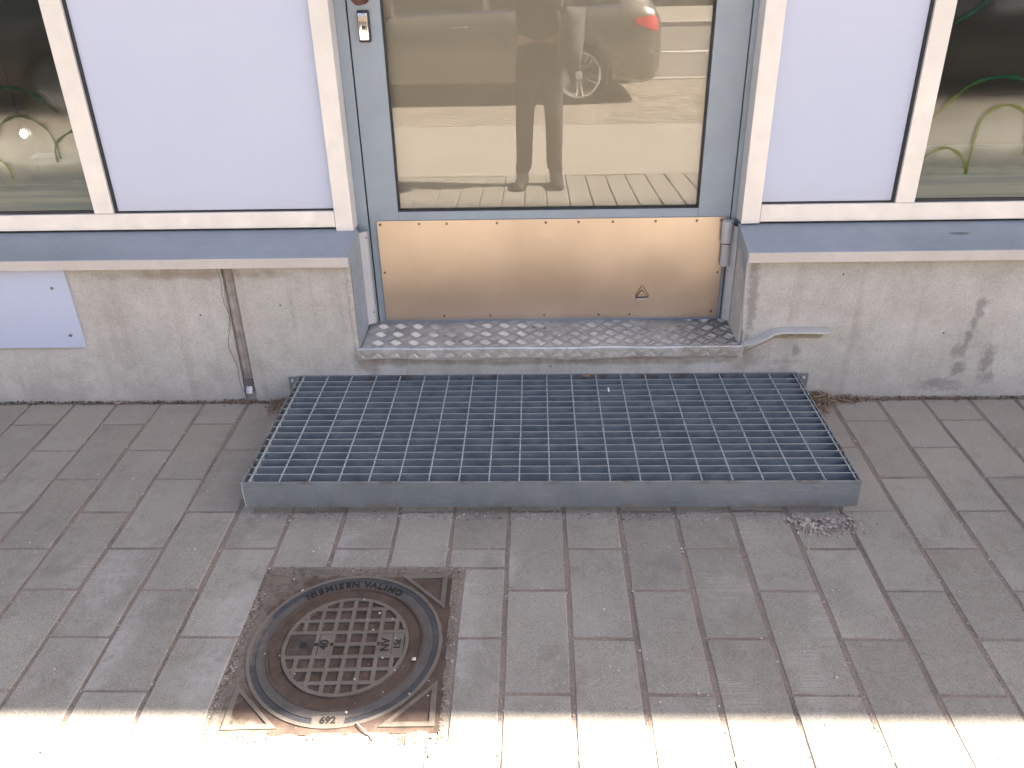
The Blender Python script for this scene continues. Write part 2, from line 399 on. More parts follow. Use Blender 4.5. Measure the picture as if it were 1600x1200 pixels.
M['road'] = simple('road_asphalt', (.15, .14, .13), .9, 0, .15, 3, .4, 120)
M['brick'] = simple('parking_block_paving', (.235, .21, .18), .9, 0, .2, 3, .4, 150)
M['kerb'] = simple('granite_kerb', (.36, .33, .30), .85, 0, .2, 40, .4)
M['white'] = simple('white_road_paint', (.7, .68, .64), .7, 0, .1, 20)
M['soffit'] = simple('light_canopy_soffit', (.80, .78, .75), .7, 0, .04)
M['render'] = simple('grey_rendered_wall', (.42, .41, .40), .85, 0, .1, 3)
M['darkwall'] = simple('dark_stone_facade', (.05, .052, .055), .7, 0, .15, 2)

# ------------------------------------------------------------------ ground, roads
def sheet(name, xs, ys, zf, mat, kind='structure'):
    b = MB(); nx, ny = len(xs), len(ys)
    b.add([(x, y, zf(y)) for y in ys for x in xs], [(j*nx+i, j*nx+i+1, (j+1)*nx+i+1, (j+1)*nx+i) for j in range(ny-1) for i in range(nx-1)])
    return tag(b.build(name, mat), kind=kind)
tag(sheet('ground', [-400, 400], [-400, 60], lambda y: -.36, M['road']), label=None)
from mathutils import noise as mn
pavement = sheet('pavement', [-9, 12], [-3.235, -3.1, 0.0], lambda y: G(y) - .0062, M['sand'])
b = MB(); nx_, ny_ = 420, 150
for j_ in range(ny_+1):
    y = -1.48 + 1.476*j_/ny_
    for i_ in range(nx_+1):
        x = -2.1 + 4.2*i_/nx_
        h = -.0024 + .0016*mn.noise(Vector((x*4.2, y*4.2, 1))) + .0011*mn.noise(Vector((x*23, y*23, 5)))
        b.v.append((x, y, G(y) + min(-.0016, h)))
for j_ in range(ny_):
    for i_ in range(nx_):
        xc, yc_ = -2.1+4.2*(i_+.5)/nx_, -1.48+1.476*(j_+.5)/ny_
        if -.56 < xc < -.11 and -1.23 < yc_ < -.77: continue
        a_ = j_*(nx_+1)+i_; b.f.append((a_, a_+1, a_+nx_+2, a_+nx_+1))
tag(b.build('joint_sand', M['sand'], pavement, 'all', fix=False), kind='stuff')
tag(sheet('asphalt_path', [-14, 18], [-5.5, -4.3, -3.235], lambda y: G(y), M['asphalt']))
tag(sheet('parking_bay', [-14, 18], [-8.95, -6.9, -5.5], lambda y: G(y) - .004, M['sand']))
k = MB().box(-14, 18, -9.07, -8.95, -.30, -.205, .012); tag(k.build('kerb', M['kerb']), kind='structure')
tag(sheet('road', [-60, 60], [-18.4, -9.07], lambda y: -.235, M['road']), kind='structure')
tag(MB().box(-60, 60, -12.72, -12.58, -.2345, -.229).build('road_marking', M['white']), kind='structure')
tag(MB().box(-60, 60, -18.6, -18.4, -.30, -.12, .015).build('kerb', M['kerb']), kind='structure')
tag(sheet('far_pavement', [-60, 60], [-25.2, -18.6], lambda y: -.13, M['asphalt']), kind='structure')

# pavers: running bond, 142 mm columns, half-bond of 141.2 mm
CW, HB, Y0 = .142, .1412, -.133
HOLE = (-.5665, -.104, -1.236, -.764)
def cutpaver(r):
    x0, x1, y0, y1 = r; hx0, hx1, hy0, hy1 = HOLE
    if x1 <= hx0 or x0 >= hx1 or y1 <= hy0 or y0 >= hy1: return [r]
    out = []
    if y1 > hy1: out.append((x0, x1, hy1, y1))
    if y0 < hy0: out.append((x0, x1, y0, hy0))
    a, b = max(y0, hy0), min(y1, hy1)
    if x0 < hx0: out.append((x0, hx0, a, b))
    if x1 > hx1: out.append((hx1, x1, a, b))
    return [q for q in out if q[1]-q[0] > .022 and q[3]-q[2] > .022]
def paver_mesh(b, x0, x1, y0, y1, gz, th=.03, irr=True):
    g = .0038; c = .0038
    j = lambda s=.0011: random.uniform(-s, s) if irr else 0
    cx, cy = (x0+x1)/2, (y0+y1)/2
    ang = random.gauss(0, .0022); dz = random.gauss(0, .0005); tx, ty = random.gauss(0, .0025), random.gauss(0, .0025)
    def P(x, y, z):
        dx, dy = x-cx, y-cy; xx = cx + dx - dy*ang; yy = cy + dy + dx*ang
        return (xx, yy, gz(yy) + z + dz + dx*tx + dy*ty)
    ge = .0021
    X0, X1, Y0_, Y1 = x0+g+j(.0014), x1-g+j(.0014), y0+ge+j(), y1-ge+j()
    # outline with a few worn points on each side
    def outline(ins, z, amp, seed):
        rr = random.Random(seed); pts = []
        cs = [(X0+ins, Y0_+ins), (X1-ins, Y0_+ins), (X1-ins, Y1-ins), (X0+ins, Y1-ins)]
        ns = [2, 3, 2, 3] if irr else [1, 1, 1, 1]
        for i in range(4):
            a, bb = cs[i], cs[(i+1) % 4]
            for k_ in range(ns[i]):
                t = k_/ns[i]; nx, ny = (0, 1) if i in (0, 2) else (1, 0); o_ = rr.uniform(-amp, amp)
                pts.append(P(a[0]+(bb[0]-a[0])*t+nx*o_, a[1]+(bb[1]-a[1])*t+ny*o_, z))
        return pts
    sd_ = random.random()
    top = outline(c, 0, .0012 if irr else 0, sd_); mid = outline(0.0008, -.0028, .0009 if irr else 0, sd_); bot = outline(0, -th, 0, sd_)
    n = len(top)
    b.add(top+mid+bot, [tuple(range(n))] + [(i, n+i, n+(i+1) % n, (i+1) % n) for i in range(n)] + [(n+i, 2*n+i, 2*n+(i+1) % n, n+(i+1) % n) for i in range(n)])
rest = MB(); npav = 0; first_id = None
for c in range(-62, 84):
    par = 1 if c % 2 == 0 else 0
    rows = [r for r in range(-2, 24) if r % 2 == par]
    for r in rows:
        yt = Y0 - HB*r; yb = Y0 - HB*(r+2)
        yt = min(yt, -.013); yb = max(yb, -3.225)
        if yt - yb < .02: continue
        x0, x1 = c*CW, (c+1)*CW
        for rc in cutpaver((x0, x1, yb, yt)):
            near = -2.05 < (rc[0]+rc[1])/2 < 2.05 and rc[3] > -1.42
            if near:
                b = MB(); paver_mesh(b, *rc, G)
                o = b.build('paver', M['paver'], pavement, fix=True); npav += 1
            else: paver_mesh(rest, *rc, G, irr=False)
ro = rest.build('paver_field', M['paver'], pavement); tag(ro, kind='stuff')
# parking bay blocks, laid at 45 degrees
b = MB(); ca = math.cos(R(52)); sa = math.sin(R(52))
for i in range(-64, 90):
    for j in range(-34, 46):
        u = (j + (i % 2)*.5)*.21; v = i*.105
        x = u*ca - v*sa + 1; y = u*sa + v*ca - 7
        if -8.85 < y < -5.6 and -5 < x < 6.6:
            pts = []
            for du, dv in ((0,0),(.193,0),(.193,.089),(0,.089)):
                xx = (u+du)*ca-(v+dv)*sa+1; yy = (u+du)*sa+(v+dv)*ca-7; pts.append((xx, yy))
            dz = random.uniform(-.001, .001)
            b.add([(p[0], p[1], G(p[1])+dz) for p in pts] + [(p[0], p[1], G(p[1])-.01) for p in pts], [(0,1,2,3)] + [(k_, 4+k_, 4+(k_+1) % 4, (k_+1) % 4) for k_ in range(4)])
po = b.build('block_paving', M['brick']); tag(po, 'small beige paving blocks laid slantwise in the parking bay beneath the cars', 'paving', kind='stuff')

# ------------------------------------------------------------------ the building
XL, XR = -.474, .690
TOP = 2.75
pl = thing('concrete_plinth', 'pale stained cast concrete wall base running below the window sills and the door step', 'concrete wall', (0, 0, 0))
def cwall(poly, name='wall_section'):
    b = MB(); b.prism(poly, 'y', 0.0, .16)
    return b.build(name, M['concrete'], pl)
# left of the groove, groove to opening, strip under the step, right part (each a cast section)
cwall([(-4.6, -.3), (-.862, -.3), (-.862, .485), (-4.6, .485)])
cwall([(-.826, -.3), (XL, -.3), (XL, .485), (-.826, .485)])
cwall([(XL, -.3), (XR+.012, -.3), (XR+.012, .178), (XL, .178)])
cwall([(XR+.012, -.3), (5.4, -.3), (5.4, .485), (XR-.002, .485), (XR-.002, .178), (XR+.012, .178)])
MB().box(-.862, -.826, .012, .16, -.3, .485).build('groove_back', M['concrete'], pl)
# sealant bead, slightly concave, and the crack beside it
b = MB()
zz = [.078 + (.475-.078)*i/14 for i in range(15)]
vs = []; fs = []
for i, z in enumerate(zz):
    w = random.uniform(-.001, .001)
    for x, y in ((-.8605, .008), (-.852, .003+w), (-.844, .0065), (-.836, .003-w), (-.8275, .008)): vs.append((x, y, z))
for i in range(14):
    for k_ in range(4): fs.append((i*5+k_, i*5+k_+1, (i+1)*5+k_+1, (i+1)*5+k_))
b.add(vs, fs).build('joint_sealant', M['sealant'], pl, True)
MB().box(-.858, -.83, .001, .012, .055, .077, .002).build('foam_end', simple('dark_grey_foam', (.12, .11, .10), .9), pl)
MB().tube([(-.843, .004, .05), (-.842, -.008, .03)], [.011, .012], 10).build('drain_spout', M['bolt'], pl, True)
# crack
b = MB(); x = -.884; pts = []
for i in range(60):
    z = .47 - i*.0076; x = -.884 + .012*math.sin(i*.11) + .006*math.sin(i*.31) + .00045*i + random.uniform(-.0012, .0012); pts.append((x, z))
for (xa, za), (xb, zb) in zip(pts[:-1], pts[1:]):
    w = .0009
    b.add([(xa-w, -.0006, za), (xa+w, -.0006, za), (xb+w, -.0006, zb), (xb-w, -.0006, zb)], [(0, 1, 2, 3)])
b.build('crack', simple('crack_shadow_dirt', (.15, .13, .115), .95), pl)
b = MB(); px_ = .03
for (xa, za), (xb, zb) in zip(pts[8:30:2], pts[10:32:2]):
    o1, o2 = .008*math.sin((.47-za)*18), .008*math.sin((.47-zb)*18)
    b.add([(xa+o1-.0007, -.0009, za), (xa+o1+.0007, -.0009, za), (xb+o2+.0007, -.0009, zb), (xb+o2-.0007, -.0009, zb)], [(0, 1, 2, 3)])
b.build('crack', bpy.data.materials['crack_shadow_dirt'], pl)
# form-tie hole, bits of dirt
b = MB()
for x, z in ((.117, .118), (1.3, .22), (.97, .41), (-.7, .33), (-.95, .3)): b.lathe([(.0026, -.0008), (.002, .0005)], (x, -.0005, z), 8, 'y')
tag(b.build('pock_mark', M['dark'], pl), kind='stuff')
# mortar edge of the jamb on the left, flaking render edge
b = MB()
for k_ in range(14):
    z0 = .16+k_*.0215; z1 = z0+.0215
    w0 = .013+random.uniform(-.003, .003)
    b.add([(XL-w0, -.0035, z0), (XL, -.004, z0), (XL, -.004, z1), (XL-w0+random.uniform(-.002, .002), -.0035, z1), (XL-w0-.002, .001, z0), (XL, .001, z0), (XL, .001, z1), (XL-w0-.002, .001, z1)],
          [(0, 1, 2, 3), (0, 4, 5, 1), (3, 2, 6, 7), (0, 3, 7, 4), (1, 5, 6, 2)])
b.build('edge_render', simple('pale_render_edge', (.44, .41, .37), .9, 0, .2, 60, .4), pl)

# white panel on the plinth, left
wp = thing('plinth_panel', 'small white laminate panel screwed to the concrete below the left sill', 'wall panel', (-1.6, 0, .32))
MB().box(-2.9, -1.331, -.008, -.0005, .197, .461, .0012).build('panel', M['panel'], wp)
for x, z in ((-1.381, .395), (-1.367, .24), (-1.75, .395), (-1.75, .24)):
    MB().lathe([(.0048, -.0095), (.0044, -.0108), (.003, -.0112)], (x, 0, z), 12, 'y').build('screw', M['screw'], wp)

# sills
def sill(name, label, x0, x1, inner):
    t = thing(name, label, 'window sill', ((x0+x1)/2, 0, .48))
    prof = [(-.033, .461), (-.030, .461), (-.0305, .4885), (.108, .5275), (.108, .531), (-.031, .492), (-.0335, .4895)]
    prof = [(-.034, .4605), (-.031, .4605), (-.031, .486), (.11, .5275), (.11, .5315), (-.032, .4905), (-.034, .488)]
    b = MB(); b.prism(prof, 'x', x0, x1); b.build('sheet', M['greyd'], t)
    fl = MB().box(x0+.001, x1-.001, -.0362, -.0342, .460, .4893, .0006); fl.build('drip_edge', M['lip'], t)
    xe = x1 if inner > 0 else x0
    cap = MB().prism([(-.036, .459), (-.02, .459), (.10, .470), (.112, .47), (.112, .533), (-.032, .493), (-.036, .490)], 'x', xe if inner > 0 else xe-.0025, xe+.0025 if inner > 0 else xe)
    cap.build('end_cap', M['greyd'], t)
    return t
s1 = sill('window_sill', 'blue grey sheet metal sill under the left shop window, plain top', -4.4, -.4690, 1)
s2 = sill('window_sill', 'blue grey sheet metal sill under the right shop window, with a rubbed grey mark', .6805, 5.2, -1)
b = MB()
rr = [(1.300+.03*math.cos(a)*(1+.1*math.sin(3*a)), .047+.007*math.sin(a)) for a in [2*PI*i/24 for i in range(24)]]
sl_ = lambda y: .4905 + (y+.032)*(.041/.142) + .0006
b.add([(x, y, sl_(y)) for x, y in rr], [tuple(range(24))]).build('rubbed_mark', simple('rubbed_grey_mark', (.15, .165, .18), .7, 0, .2, 200), s2)

# window walls
def gasket(x0, x1, z0, z1, y, par): MB().box(x0, x1, y, y+.012, z0, z1).build('gasket', M['black'], par)
wl_ = thing('shop_window', 'left shop window with cream aluminium frame, white panel beside the door and green scrawls on dark glass', 'shop window', (-1.5, .1, .53))
MB().box(-4.4, -.5285, .1025, .165, .5385, .588, .0015).build('bottom_rail', M['cream'], wl_)
MB().box(-.5275, -.4745, .1, .168, .527, TOP, .0015).build('frame_post', M['cream'], wl_)
MB().box(-1.2535, -1.1945, .1015, .165, .5885, TOP, .0015).build('mullion', M['cream'], wl_)
MB().box(-3.1, -3.04, .1015, .165, .5885, TOP, .0015).build('mullion', M['cream'], wl_)
MB().box(-1.186, -.5285, .1155, .14, .5925, TOP, .001).build('white_panel', M['panel_win'], wl_)
MB().box(-1.194, -1.1865, .1105, .138, .589, TOP).build('gasket', M['black'], wl_)
MB().box(-1.1864, -.5285, .1105, .138, .5884, .592).build('gasket', M['black'], wl_)
MB().box(-3.0385, -1.2545, .1125, .138, .5884, .596).build('gasket', M['black'], wl_)
MB().box(-3.036, -1.2605, .1185, .1245, .5965, TOP).build('pane', M['glassw'], wl_)
MB().box(-4.4, -3.105, .1185, .1245, .5965, TOP).build('pane', M['glassw'], wl_)
MB().box(-4.4, -.4745, .1, .165, TOP+.0005, TOP+.06, .0015).build('top_rail', M['cream'], wl_)
wr = thing('shop_window', 'right shop window with cream aluminium frame, white panel beside the door and yellow green looping scrawls on the glass', 'shop window', (1.5, .1, .53))
MB().box(.7375, 5.2, .1025, .165, .5385, .590, .0015).build('bottom_rail', M['cream'], wr)
MB().box(.6825, .7365, .1, .168, .5345, TOP, .0015).build('frame_post', M['cream'], wr)
MB().box(1.1235, 1.1785, .1015, .165, .5905, TOP, .0015).build('mullion', M['cream'], wr)
MB().box(3.2, 3.26, .1015, .165, .5905, TOP, .0015).build('mullion', M['cream'], wr)
MB().box(.7375, 1.1155, .1155, .14, .5945, TOP, .001).build('white_panel', M['panel_win'], wr)
MB().box(1.116, 1.1228, .1105, .138, .591, TOP).build('gasket', M['black'], wr)
MB().box(.7375, 1.1155, .1105, .138, .5904, .594).build('gasket', M['black'], wr)
MB().box(1.179, 3.1985, .1125, .138, .5904, .598).build('gasket', M['black'], wr)
MB().box(1.1835, 3.1965, .1185, .1245, .5985, TOP).build('pane', M['glassw'], wr)
MB().box(3.265, 5.2, .1185, .1245, .5985, TOP).build('pane', M['glassw'], wr)
MB().box(.6825, 5.2, .1, .165, TOP+.0005, TOP+.06, .0015).build('top_rail', M['cream'], wr)

fm = NM('teal_grey_added_film'); st_ = fm.noise(1, 5, .6, fm.mapping(fm.pos(), (1.3, 1, 42)))  # teal strip added over the panes, darkening the reflection near their foot
fm.set(fm.mix(fm.ramp(st_, .38, .62), (.095, .125, .115), (.21, .21, .16)), .35)
fs_ = fm.node('ShaderNodeSeparateXYZ'); fm.l.new(fm.pos(), fs_.inputs[0])
fm.put(fm.b.inputs['Alpha'], fm.ramp(fm.math('ADD', fs_.outputs[2], fm.ramp(fm.noise(4, 3), .3, .7, -.02, .02)), .66, .745, .86, 0))
MB().box(1.184, 3.196, .1168, .1172, .599, .78).build('added_film_strip', fm.m, wr)
MB().box(-3.035, -1.261, .1168, .1172, .597, .78).build('added_film_strip', fm.m, wl_)
def stroke_mat(name, lo, hi, z0, z1):
    q = NM(name); s_ = q.node('ShaderNodeSeparateXYZ'); q.l.new(q.pos(), s_.inputs[0])
    q.set(q.mix(q.ramp(s_.outputs[2], z0, z1), lo, hi), .6)
    q.b.inputs['Specular IOR Level'].default_value = 0
    q.b.inputs['Alpha'].default_value = .55
    return q.m
smr = stroke_mat('green_window_paint', (.15, .18, .02), (.008, .075, .036), .86, .93)
sml = stroke_mat('dark_green_window_paint', (.03, .065, .012), (.004, .05, .024), .80, .93)
def spline(pts, n=12):
    out = []
    P_ = [pts[0]] + list(pts) + [pts[-1]]
    for i in range(1, len(P_)-2):
        p0, p1, p2, p3 = [Vector((a[0], a[1], 0)) for a in P_[i-1:i+3]]
        for k_ in range(n):
            t = k_/n; out.append(.5*((2*p1)+(p2-p0)*t+(2*p0-5*p1+4*p2-p3)*t*t+(3*p1-p0-3*p2+p3)*t**3))
    out.append(Vector((pts[-1][0], pts[-1][1], 0))); return out
def stroke(pts, w, mat, par):
    w *= 1.15
    c = spline(pts); b = MB(); vs = []
    for i, p in enumerate(c):
        t = (c[min(i+1, len(c)-1)]-c[max(i-1, 0)]).normalized(); nrm = Vector((-t.y, t.x, 0))
        ww = w*(.75+.25*math.sin(i*.37))
        for s_ in (-1, 1): vs.append((p.x+nrm.x*ww*s_, .1161, p.y+nrm.y*ww*s_))
    b.add(vs, [(2*i, 2*i+1, 2*i+3, 2*i+2) for i in range(len(c)-1)])
    b.build('painted_scrawl', mat, par)
stroke([(1.15, .79), (1.191, .833), (1.24, .886), (1.28, .917), (1.347, .932), (1.409, .922), (1.46, .89), (1.50, .84)], .0042, smr, wr)
stroke([(1.17, .70), (1.193, .724), (1.233, .743), (1.27, .733), (1.298, .708), (1.313, .668)], .0046, smr, wr)
stroke([(1.313, .668), (1.314, .713), (1.317, .80), (1.341, .842), (1.386, .856), (1.432, .839), (1.455, .79), (1.46, .72)], .0046, smr, wr)
stroke([(1.16, 1.05), (1.194, 1.071), (1.228, 1.092), (1.266, 1.123), (1.33, 1.19), (1.42, 1.23)], .004, smr, wr)
stroke([(1.49, .78), (1.56, .87), (1.66, .86), (1.70, .74)], .0045, smr, wr)
stroke([(-1.56, .91), (-1.50, .94), (-1.436, .950), (-1.394, .948), (-1.361, .936), (-1.325, .913), (-1.29, .88)], .0036, sml, wl_)
stroke([(-1.50, .80), (-1.468, .849), (-1.43, .869), (-1.391, .871), (-1.358, .855), (-1.333, .832), (-1.32, .79), (-1.318, .75)], .004, sml, wl_)
stroke([(-1.33, .74), (-1.325, .785), (-1.301, .81), (-1.264, .828), (-1.24, .83)], .004, sml, wl_)
stroke([(-1.53, .76), (-1.496, .745), (-1.482, .729), (-1.479, .693)], .005, smr, wl_)

# jamb sheets either side of the doorway
jl = thing('jamb_flashing', 'grey folded metal lining of the doorway on the left, below the sill end', 'metal flashing', (-.47, .07, .2))
b = MB(); b.add([(-.4725, -.004, .172), (-.4690, .135, .206), (-.4690, .135, .52), (-.4725, .0, .462), (-.4705, -.004, .172), (-.4665, .135, .206), (-.4665, .135, .52), (-.4705, 0, .462)],
  [(0,1,2,3),(4,5,6,7),(0,1,5,4),(1,2,6,5),(2,3,7,6),(3,0,4,7)]); b.build('side_sheet', M['greyd'], jl)
b = MB(); b.prism([(-.4715, .137), (-.4665, .128), (-.4625, .130), (-.447, .146), (-.4425, .146), (-.4425, .149), (-.448, .149), (-.466, .1375), (-.4715, .141)], 'z', .207, .511); b.build('cover_strip', M['flash'], jl)
for z in (.492, .245): MB().lathe([(.003, .1435), (.0025, .1425), (.0012, .142)], (-.449, 0, z), 10, 'y').build('screw', M['screw'], jl)
jr = thing('jamb_flashing', 'grey folded metal lining of the doorway on the right, beside the hinge', 'metal flashing', (.69, .07, .2))
b = MB(); b.add([(.6985, -.004, .165), (.6915, .135, .206), (.6885, .135, .525), (.6865, .0, .462), (.6965, -.004, .165), (.6895, .135, .206), (.6865, .135, .525), (.6845, 0, .462)],
  [(0,1,2,3),(4,5,6,7),(0,1,5,4),(1,2,6,5),(2,3,7,6),(3,0,4,7)]); b.build('side_sheet', M['greyd'], jr)
b = MB(); b.prism([(.6895, .137), (.686, .128), (.682, .130), (.672, .146), (.6665, .146), (.6665, .149), (.673, .149), (.684, .1375), (.6895, .141)], 'z', .209, .515); b.build('cover_strip', M['flash'], jr)
for z in (.505, .24): MB().lathe([(.003, .1435), (.0025, .1425), (.0012, .142)], (.675, 0, z), 10, 'y').build('screw', M['screw'], jr)
MB().box(.6985, .7035, -.007, -.001, .20, .232, .001).build('bent_tab', M['flash'], jr)
MB().lathe([(.003, -.0075), (.0025, -.009)], (.701, 0, .224), 10, 'y').build('screw', M['bolt'], jr)
MB().prism([(.694, .150), (.703, .148), (.706, .188), (.700, .200), (.695, .19)], 'y', -.0105, -.0085).build('torn_corner', M['flash'], jr)

# door frame and door
df = thing('door_frame', 'blue grey metal frame around the glazed door', 'door frame', (.1, .17, .2))
MB().box(-.4740, -.4425, .167, .23, .203, 2.42, .001).build('jamb', M['grey'], df)
MB().box(.6685, .6820, .167, .23, .205, 2.42, .001).build('jamb', M['grey'], df)
MB().box(.682, .70, .1685, .23, .205, 2.42).build('jamb', M['grey'], df)
MB().box(-.474, .70, .167, .23, 2.4205, 2.75, .001).build('head', M['grey'], df)
MB().box(-.474, .70, .19, .25, .16, .2035).build('threshold', M['dark'], df)
MB().box(-.4424, .6684, .2175, .23, .203, 2.42).build('inner_stop', M['black'], df)
dr = thing('door', 'blue grey glazed door with a dented beige steel kick plate, reflecting a parked car', 'door', (.1, .19, .2))
D0, D1, GL0, GL1, GZ = -.4385, .6655, -.3475, .5685, .5635
MB().box(D0, GL0, .1700, .215, .1990, 2.415, .0015).build('stile', M['grey'], dr)
MB().box(GL1, D1, .1700, .215, .1990, 2.415, .0015).build('stile', M['grey'], dr)
MB().box(GL0+.0002, GL1-.0002, .1703, .215, .1990, GZ, .001).build('bottom_rail', M['grey'], dr)
MB().box(GL0+.0002, GL1-.0002, .1703, .215, 2.28, 2.415, .001).build('top_rail', M['grey'], dr)
gk = MB(); gk.box(GL0, GL0+.0045, .1745, .185, GZ, 2.28); gk.box(GL1-.0045, GL1, .1745, .185, GZ, 2.28); gk.box(GL0+.0045, GL1-.0045, .1745, .185, GZ, GZ+.004)
gk.build('gasket', M['black'], dr)
MB().box(GL0+.003, GL1-.003, .1855, .1915, GZ+.002, 2.28).build('pane', M['glass'], dr)
MB().box(GL0-.02, GL1+.02, .2165, .2170, GZ-.01, 2.30).build('blind', M['cloth'], dr)
kp = MB().box(-.4165, .6545, .1655, .1685, .2075, .5375, .0008).build('kick_plate', M['kick'], dr)
for x in (-.405, -.285, -.20, -.045, .105, .205, .31, .44, .565, .638): MB().lathe([(.0042, .1656), (.0036, .1636), (.002, .1632)], (x, 0, .5265 if x > -.3 else .5255), 12, 'y').build('screw', M['screw'], kp)
for x in (-.225, -.075, .10, .275, .375, .635): MB().lathe([(.0042, .1656), (.0036, .1636), (.002, .1632)], (x, 0, .2205 if x != .635 else .228), 12, 'y').build('screw', M['screw'], kp)
for x, z in ((-.405, .37), (.643, .36)): MB().lathe([(.0036, .1656), (.003, .1638), (.002, .1634)], (x, 0, z), 12, 'y').build('screw', M['screw'], kp)
# drop ring for a key plate
MB().tube([(.391, .162, .279), (.4095, .1605, .305), (.4315, .162, .281), (.391, .162, .2785)], .0016, 8).build('drop_ring', simple('dark_wire', (.10, .075, .06), .4, .8), dr, True)
MB().tube([(.389, .1645, .285), (.408, .1640, .318), (.414, .1640, .316), (.434, .1645, .282)], .0009, 6).build('drop_ring', bpy.data.materials['dark_wire'], dr, True)
MB().box(.393, .427, .1605, .1645, .2705, .2765, .001).build('ring_clip', M['bolt'], dr)
MB().prism([(.392, .270), (.428, .270), (.426, .256), (.410, .2515), (.395, .256)], 'y', .1643, .1652).build('ring_plate', M['kick'], dr)
# hinge
hg = MB(); hg.tube([(.6555, .148, .4625), (.6555, .148, .530)], .0165, 20); hg.build('hinge', M['flash'], dr, True)
hg = MB(); hg.tube([(.6580, .150, .388), (.6580, .150, .4575)], .0140, 20); hg.build('hinge', M['flash'], dr, True)
MB().tube([(.6565, .149, .4573), (.6565, .149, .4627)], .0118, 16).build('hinge_pin', M['rust'], dr, True)
# lock escutcheon and the foot of the handle above it
MB().box(-.4125, -.3785, .1600, .1697, 1.046, 1.127, .004).build('lock_plate', M['black'], dr)
MB().box(-.4095, -.3825, .1530, .1602, 1.051, 1.122, .0035).build('lock_cover', M['chrome'], dr, True)
MB().lathe([(.0045, .1529), (.0042, .1515), (.003, .1512)], (-.3955, 0, 1.085), 14, 'y').build('keyhole', M['black'], dr)
MB().lathe([(.021, .169), (.021, .163), (.016, .155), (.013, .135), (.02, .125), (.021, .112), (.012, .106)], (-.3945, 0, 1.162), 24, 'y').build('knob', M['rust'], dr, True)

# step plate
st = thing('door_step', 'worn aluminium tread plate step with a bent ribbed front lip under the door', 'door step', (.1, .08, .18))
def ztop(y): return .1885 + (y+.006)*.062
b = MB()
xs = [-.4665 + (.6985+.4665)*i/24 for i in range(25)]
lipz = [.1505 + .0035*math.sin(i*.8) + (.006 if i > 16 else 0)*((i-16)/8 if i > 16 else 0) for i in range(25)]
vs = []
for i, x in enumerate(xs):
    fy = -.010 + .0012*math.sin(i*1.3)
    xa = x if i not in (0, 24) else x
    dz_ = .0012*math.sin(i*.9)
    vs += [(xa, .200, ztop(.2)), (xa, .004, ztop(.004)+dz_), (xa - (.012 if i == 0 else 0), fy, ztop(-.006)-.0008+dz_), (xa - (.014 if i == 0 else 0), fy-.0035, ztop(-.006)-.005+dz_), (xa - (.014 if i == 0 else 0), fy-.004, lipz[i])]
b.add(vs, [(i*5+k_, i*5+k_+1, (i+1)*5+k_+1, (i+1)*5+k_) for i in range(24) for k_ in range(4)])
sp = b.build('tread_sheet', M['tread'], st)
md = sp.modifiers.new('thick', 'SOLIDIFY'); md.thickness = .0025; md.offset = -1
def bars(plane):
    b = MB(); p = .0280
    if plane == 'top': ni, nj, u0, v0 = 43, 8, -.4625, -.020
    else: ni, nj, u0, v0 = 44, 2, -.4905, .1415
    for i in range(ni):
        for j in range(nj):
            if (i+j) % 2: continue
            cu, cv = u0+(i+.5)*p, v0+(j+.5)*p
            s_ = 1 if j % 2 else -1
            d = (math.cos(R(45)), s_*math.sin(R(45))) ; nn = (-d[1], d[0])
            for k_ in range(-2, 3):
                L_ = .0150 - .0006*abs(k_); W_ = .00125; H_ = .0012 if plane == 'top' else .0016
                ox, oy = cu+nn[0]*k_*.0064, cv+nn[1]*k_*.0064
                # clip the bar to the sheet
                lo, hi = (-.0055, .1965) if plane == 'top' else (.1545, .1830)
                ta, tb = -L_, L_
                ts = sorted(((lo-oy)/d[1], (hi-oy)/d[1])); ta = max(ta, ts[0]); tb = min(tb, ts[1])
                ts = sorted(((-.4685-ox)/d[0], (.6965-ox)/d[0])); ta = max(ta, ts[0]); tb = min(tb, ts[1])
                if tb-ta < .005: continue
                if plane == 'top' and ox > .15 and random.random() < .2*(ox-.15)/.5: continue
                mx_, my_ = ox+d[0]*(ta+tb)/2, oy+d[1]*(ta+tb)/2; L_ = (tb-ta)/2
                wear = random.uniform(.7, 1.1) if ox < .15 or plane != 'top' else random.uniform(.5, 1)
                pp = [(mx_-d[0]*L_, my_-d[1]*L_), (mx_+nn[0]*W_, my_+nn[1]*W_), (mx_+d[0]*L_, my_+d[1]*L_), (mx_-nn[0]*W_, my_-nn[1]*W_), (mx_-d[0]*L_*.6, my_-d[1]*L_*.6), (mx_+d[0]*L_*.6, my_+d[1]*L_*.6)]
                if plane == 'top':
                    vv = [(x, y, ztop(y) + (H_*wear if m_ > 3 else -.0003) + .0012*math.sin((x+.4665)/.04854*.9)) for m_, (x, y) in enumerate(pp)]
                else:
                    fy = -.0138 + .0012*math.sin((mx_+.4665)/.04854*1.3)
                    vv = [(x, fy - (H_ if m_ > 3 else -.0003), z) for m_, (x, z) in enumerate(pp)]
                b.add(vv, [(0, 3, 4), (3, 2, 5), (3, 5, 4), (2, 1, 5), (1, 0, 4), (1, 4, 5)])
    return b
tag(bars('top').build('raised_tread', M['treadbar'], st), kind='stuff')
tag(bars('lip').build('raised_tread', M['treadbar'], st), kind='stuff')
for x, y in ((-.375, .115), (.065, .12), (-.165, .03), (.36, .10), (.53, .12), (.10, .115)):
    MB().lathe([(.0036, -.001), (.0034, .0012), (.0015, .0016)], (x, y, ztop(y)), 10, 'z').build('rivet', M['screw'], st)

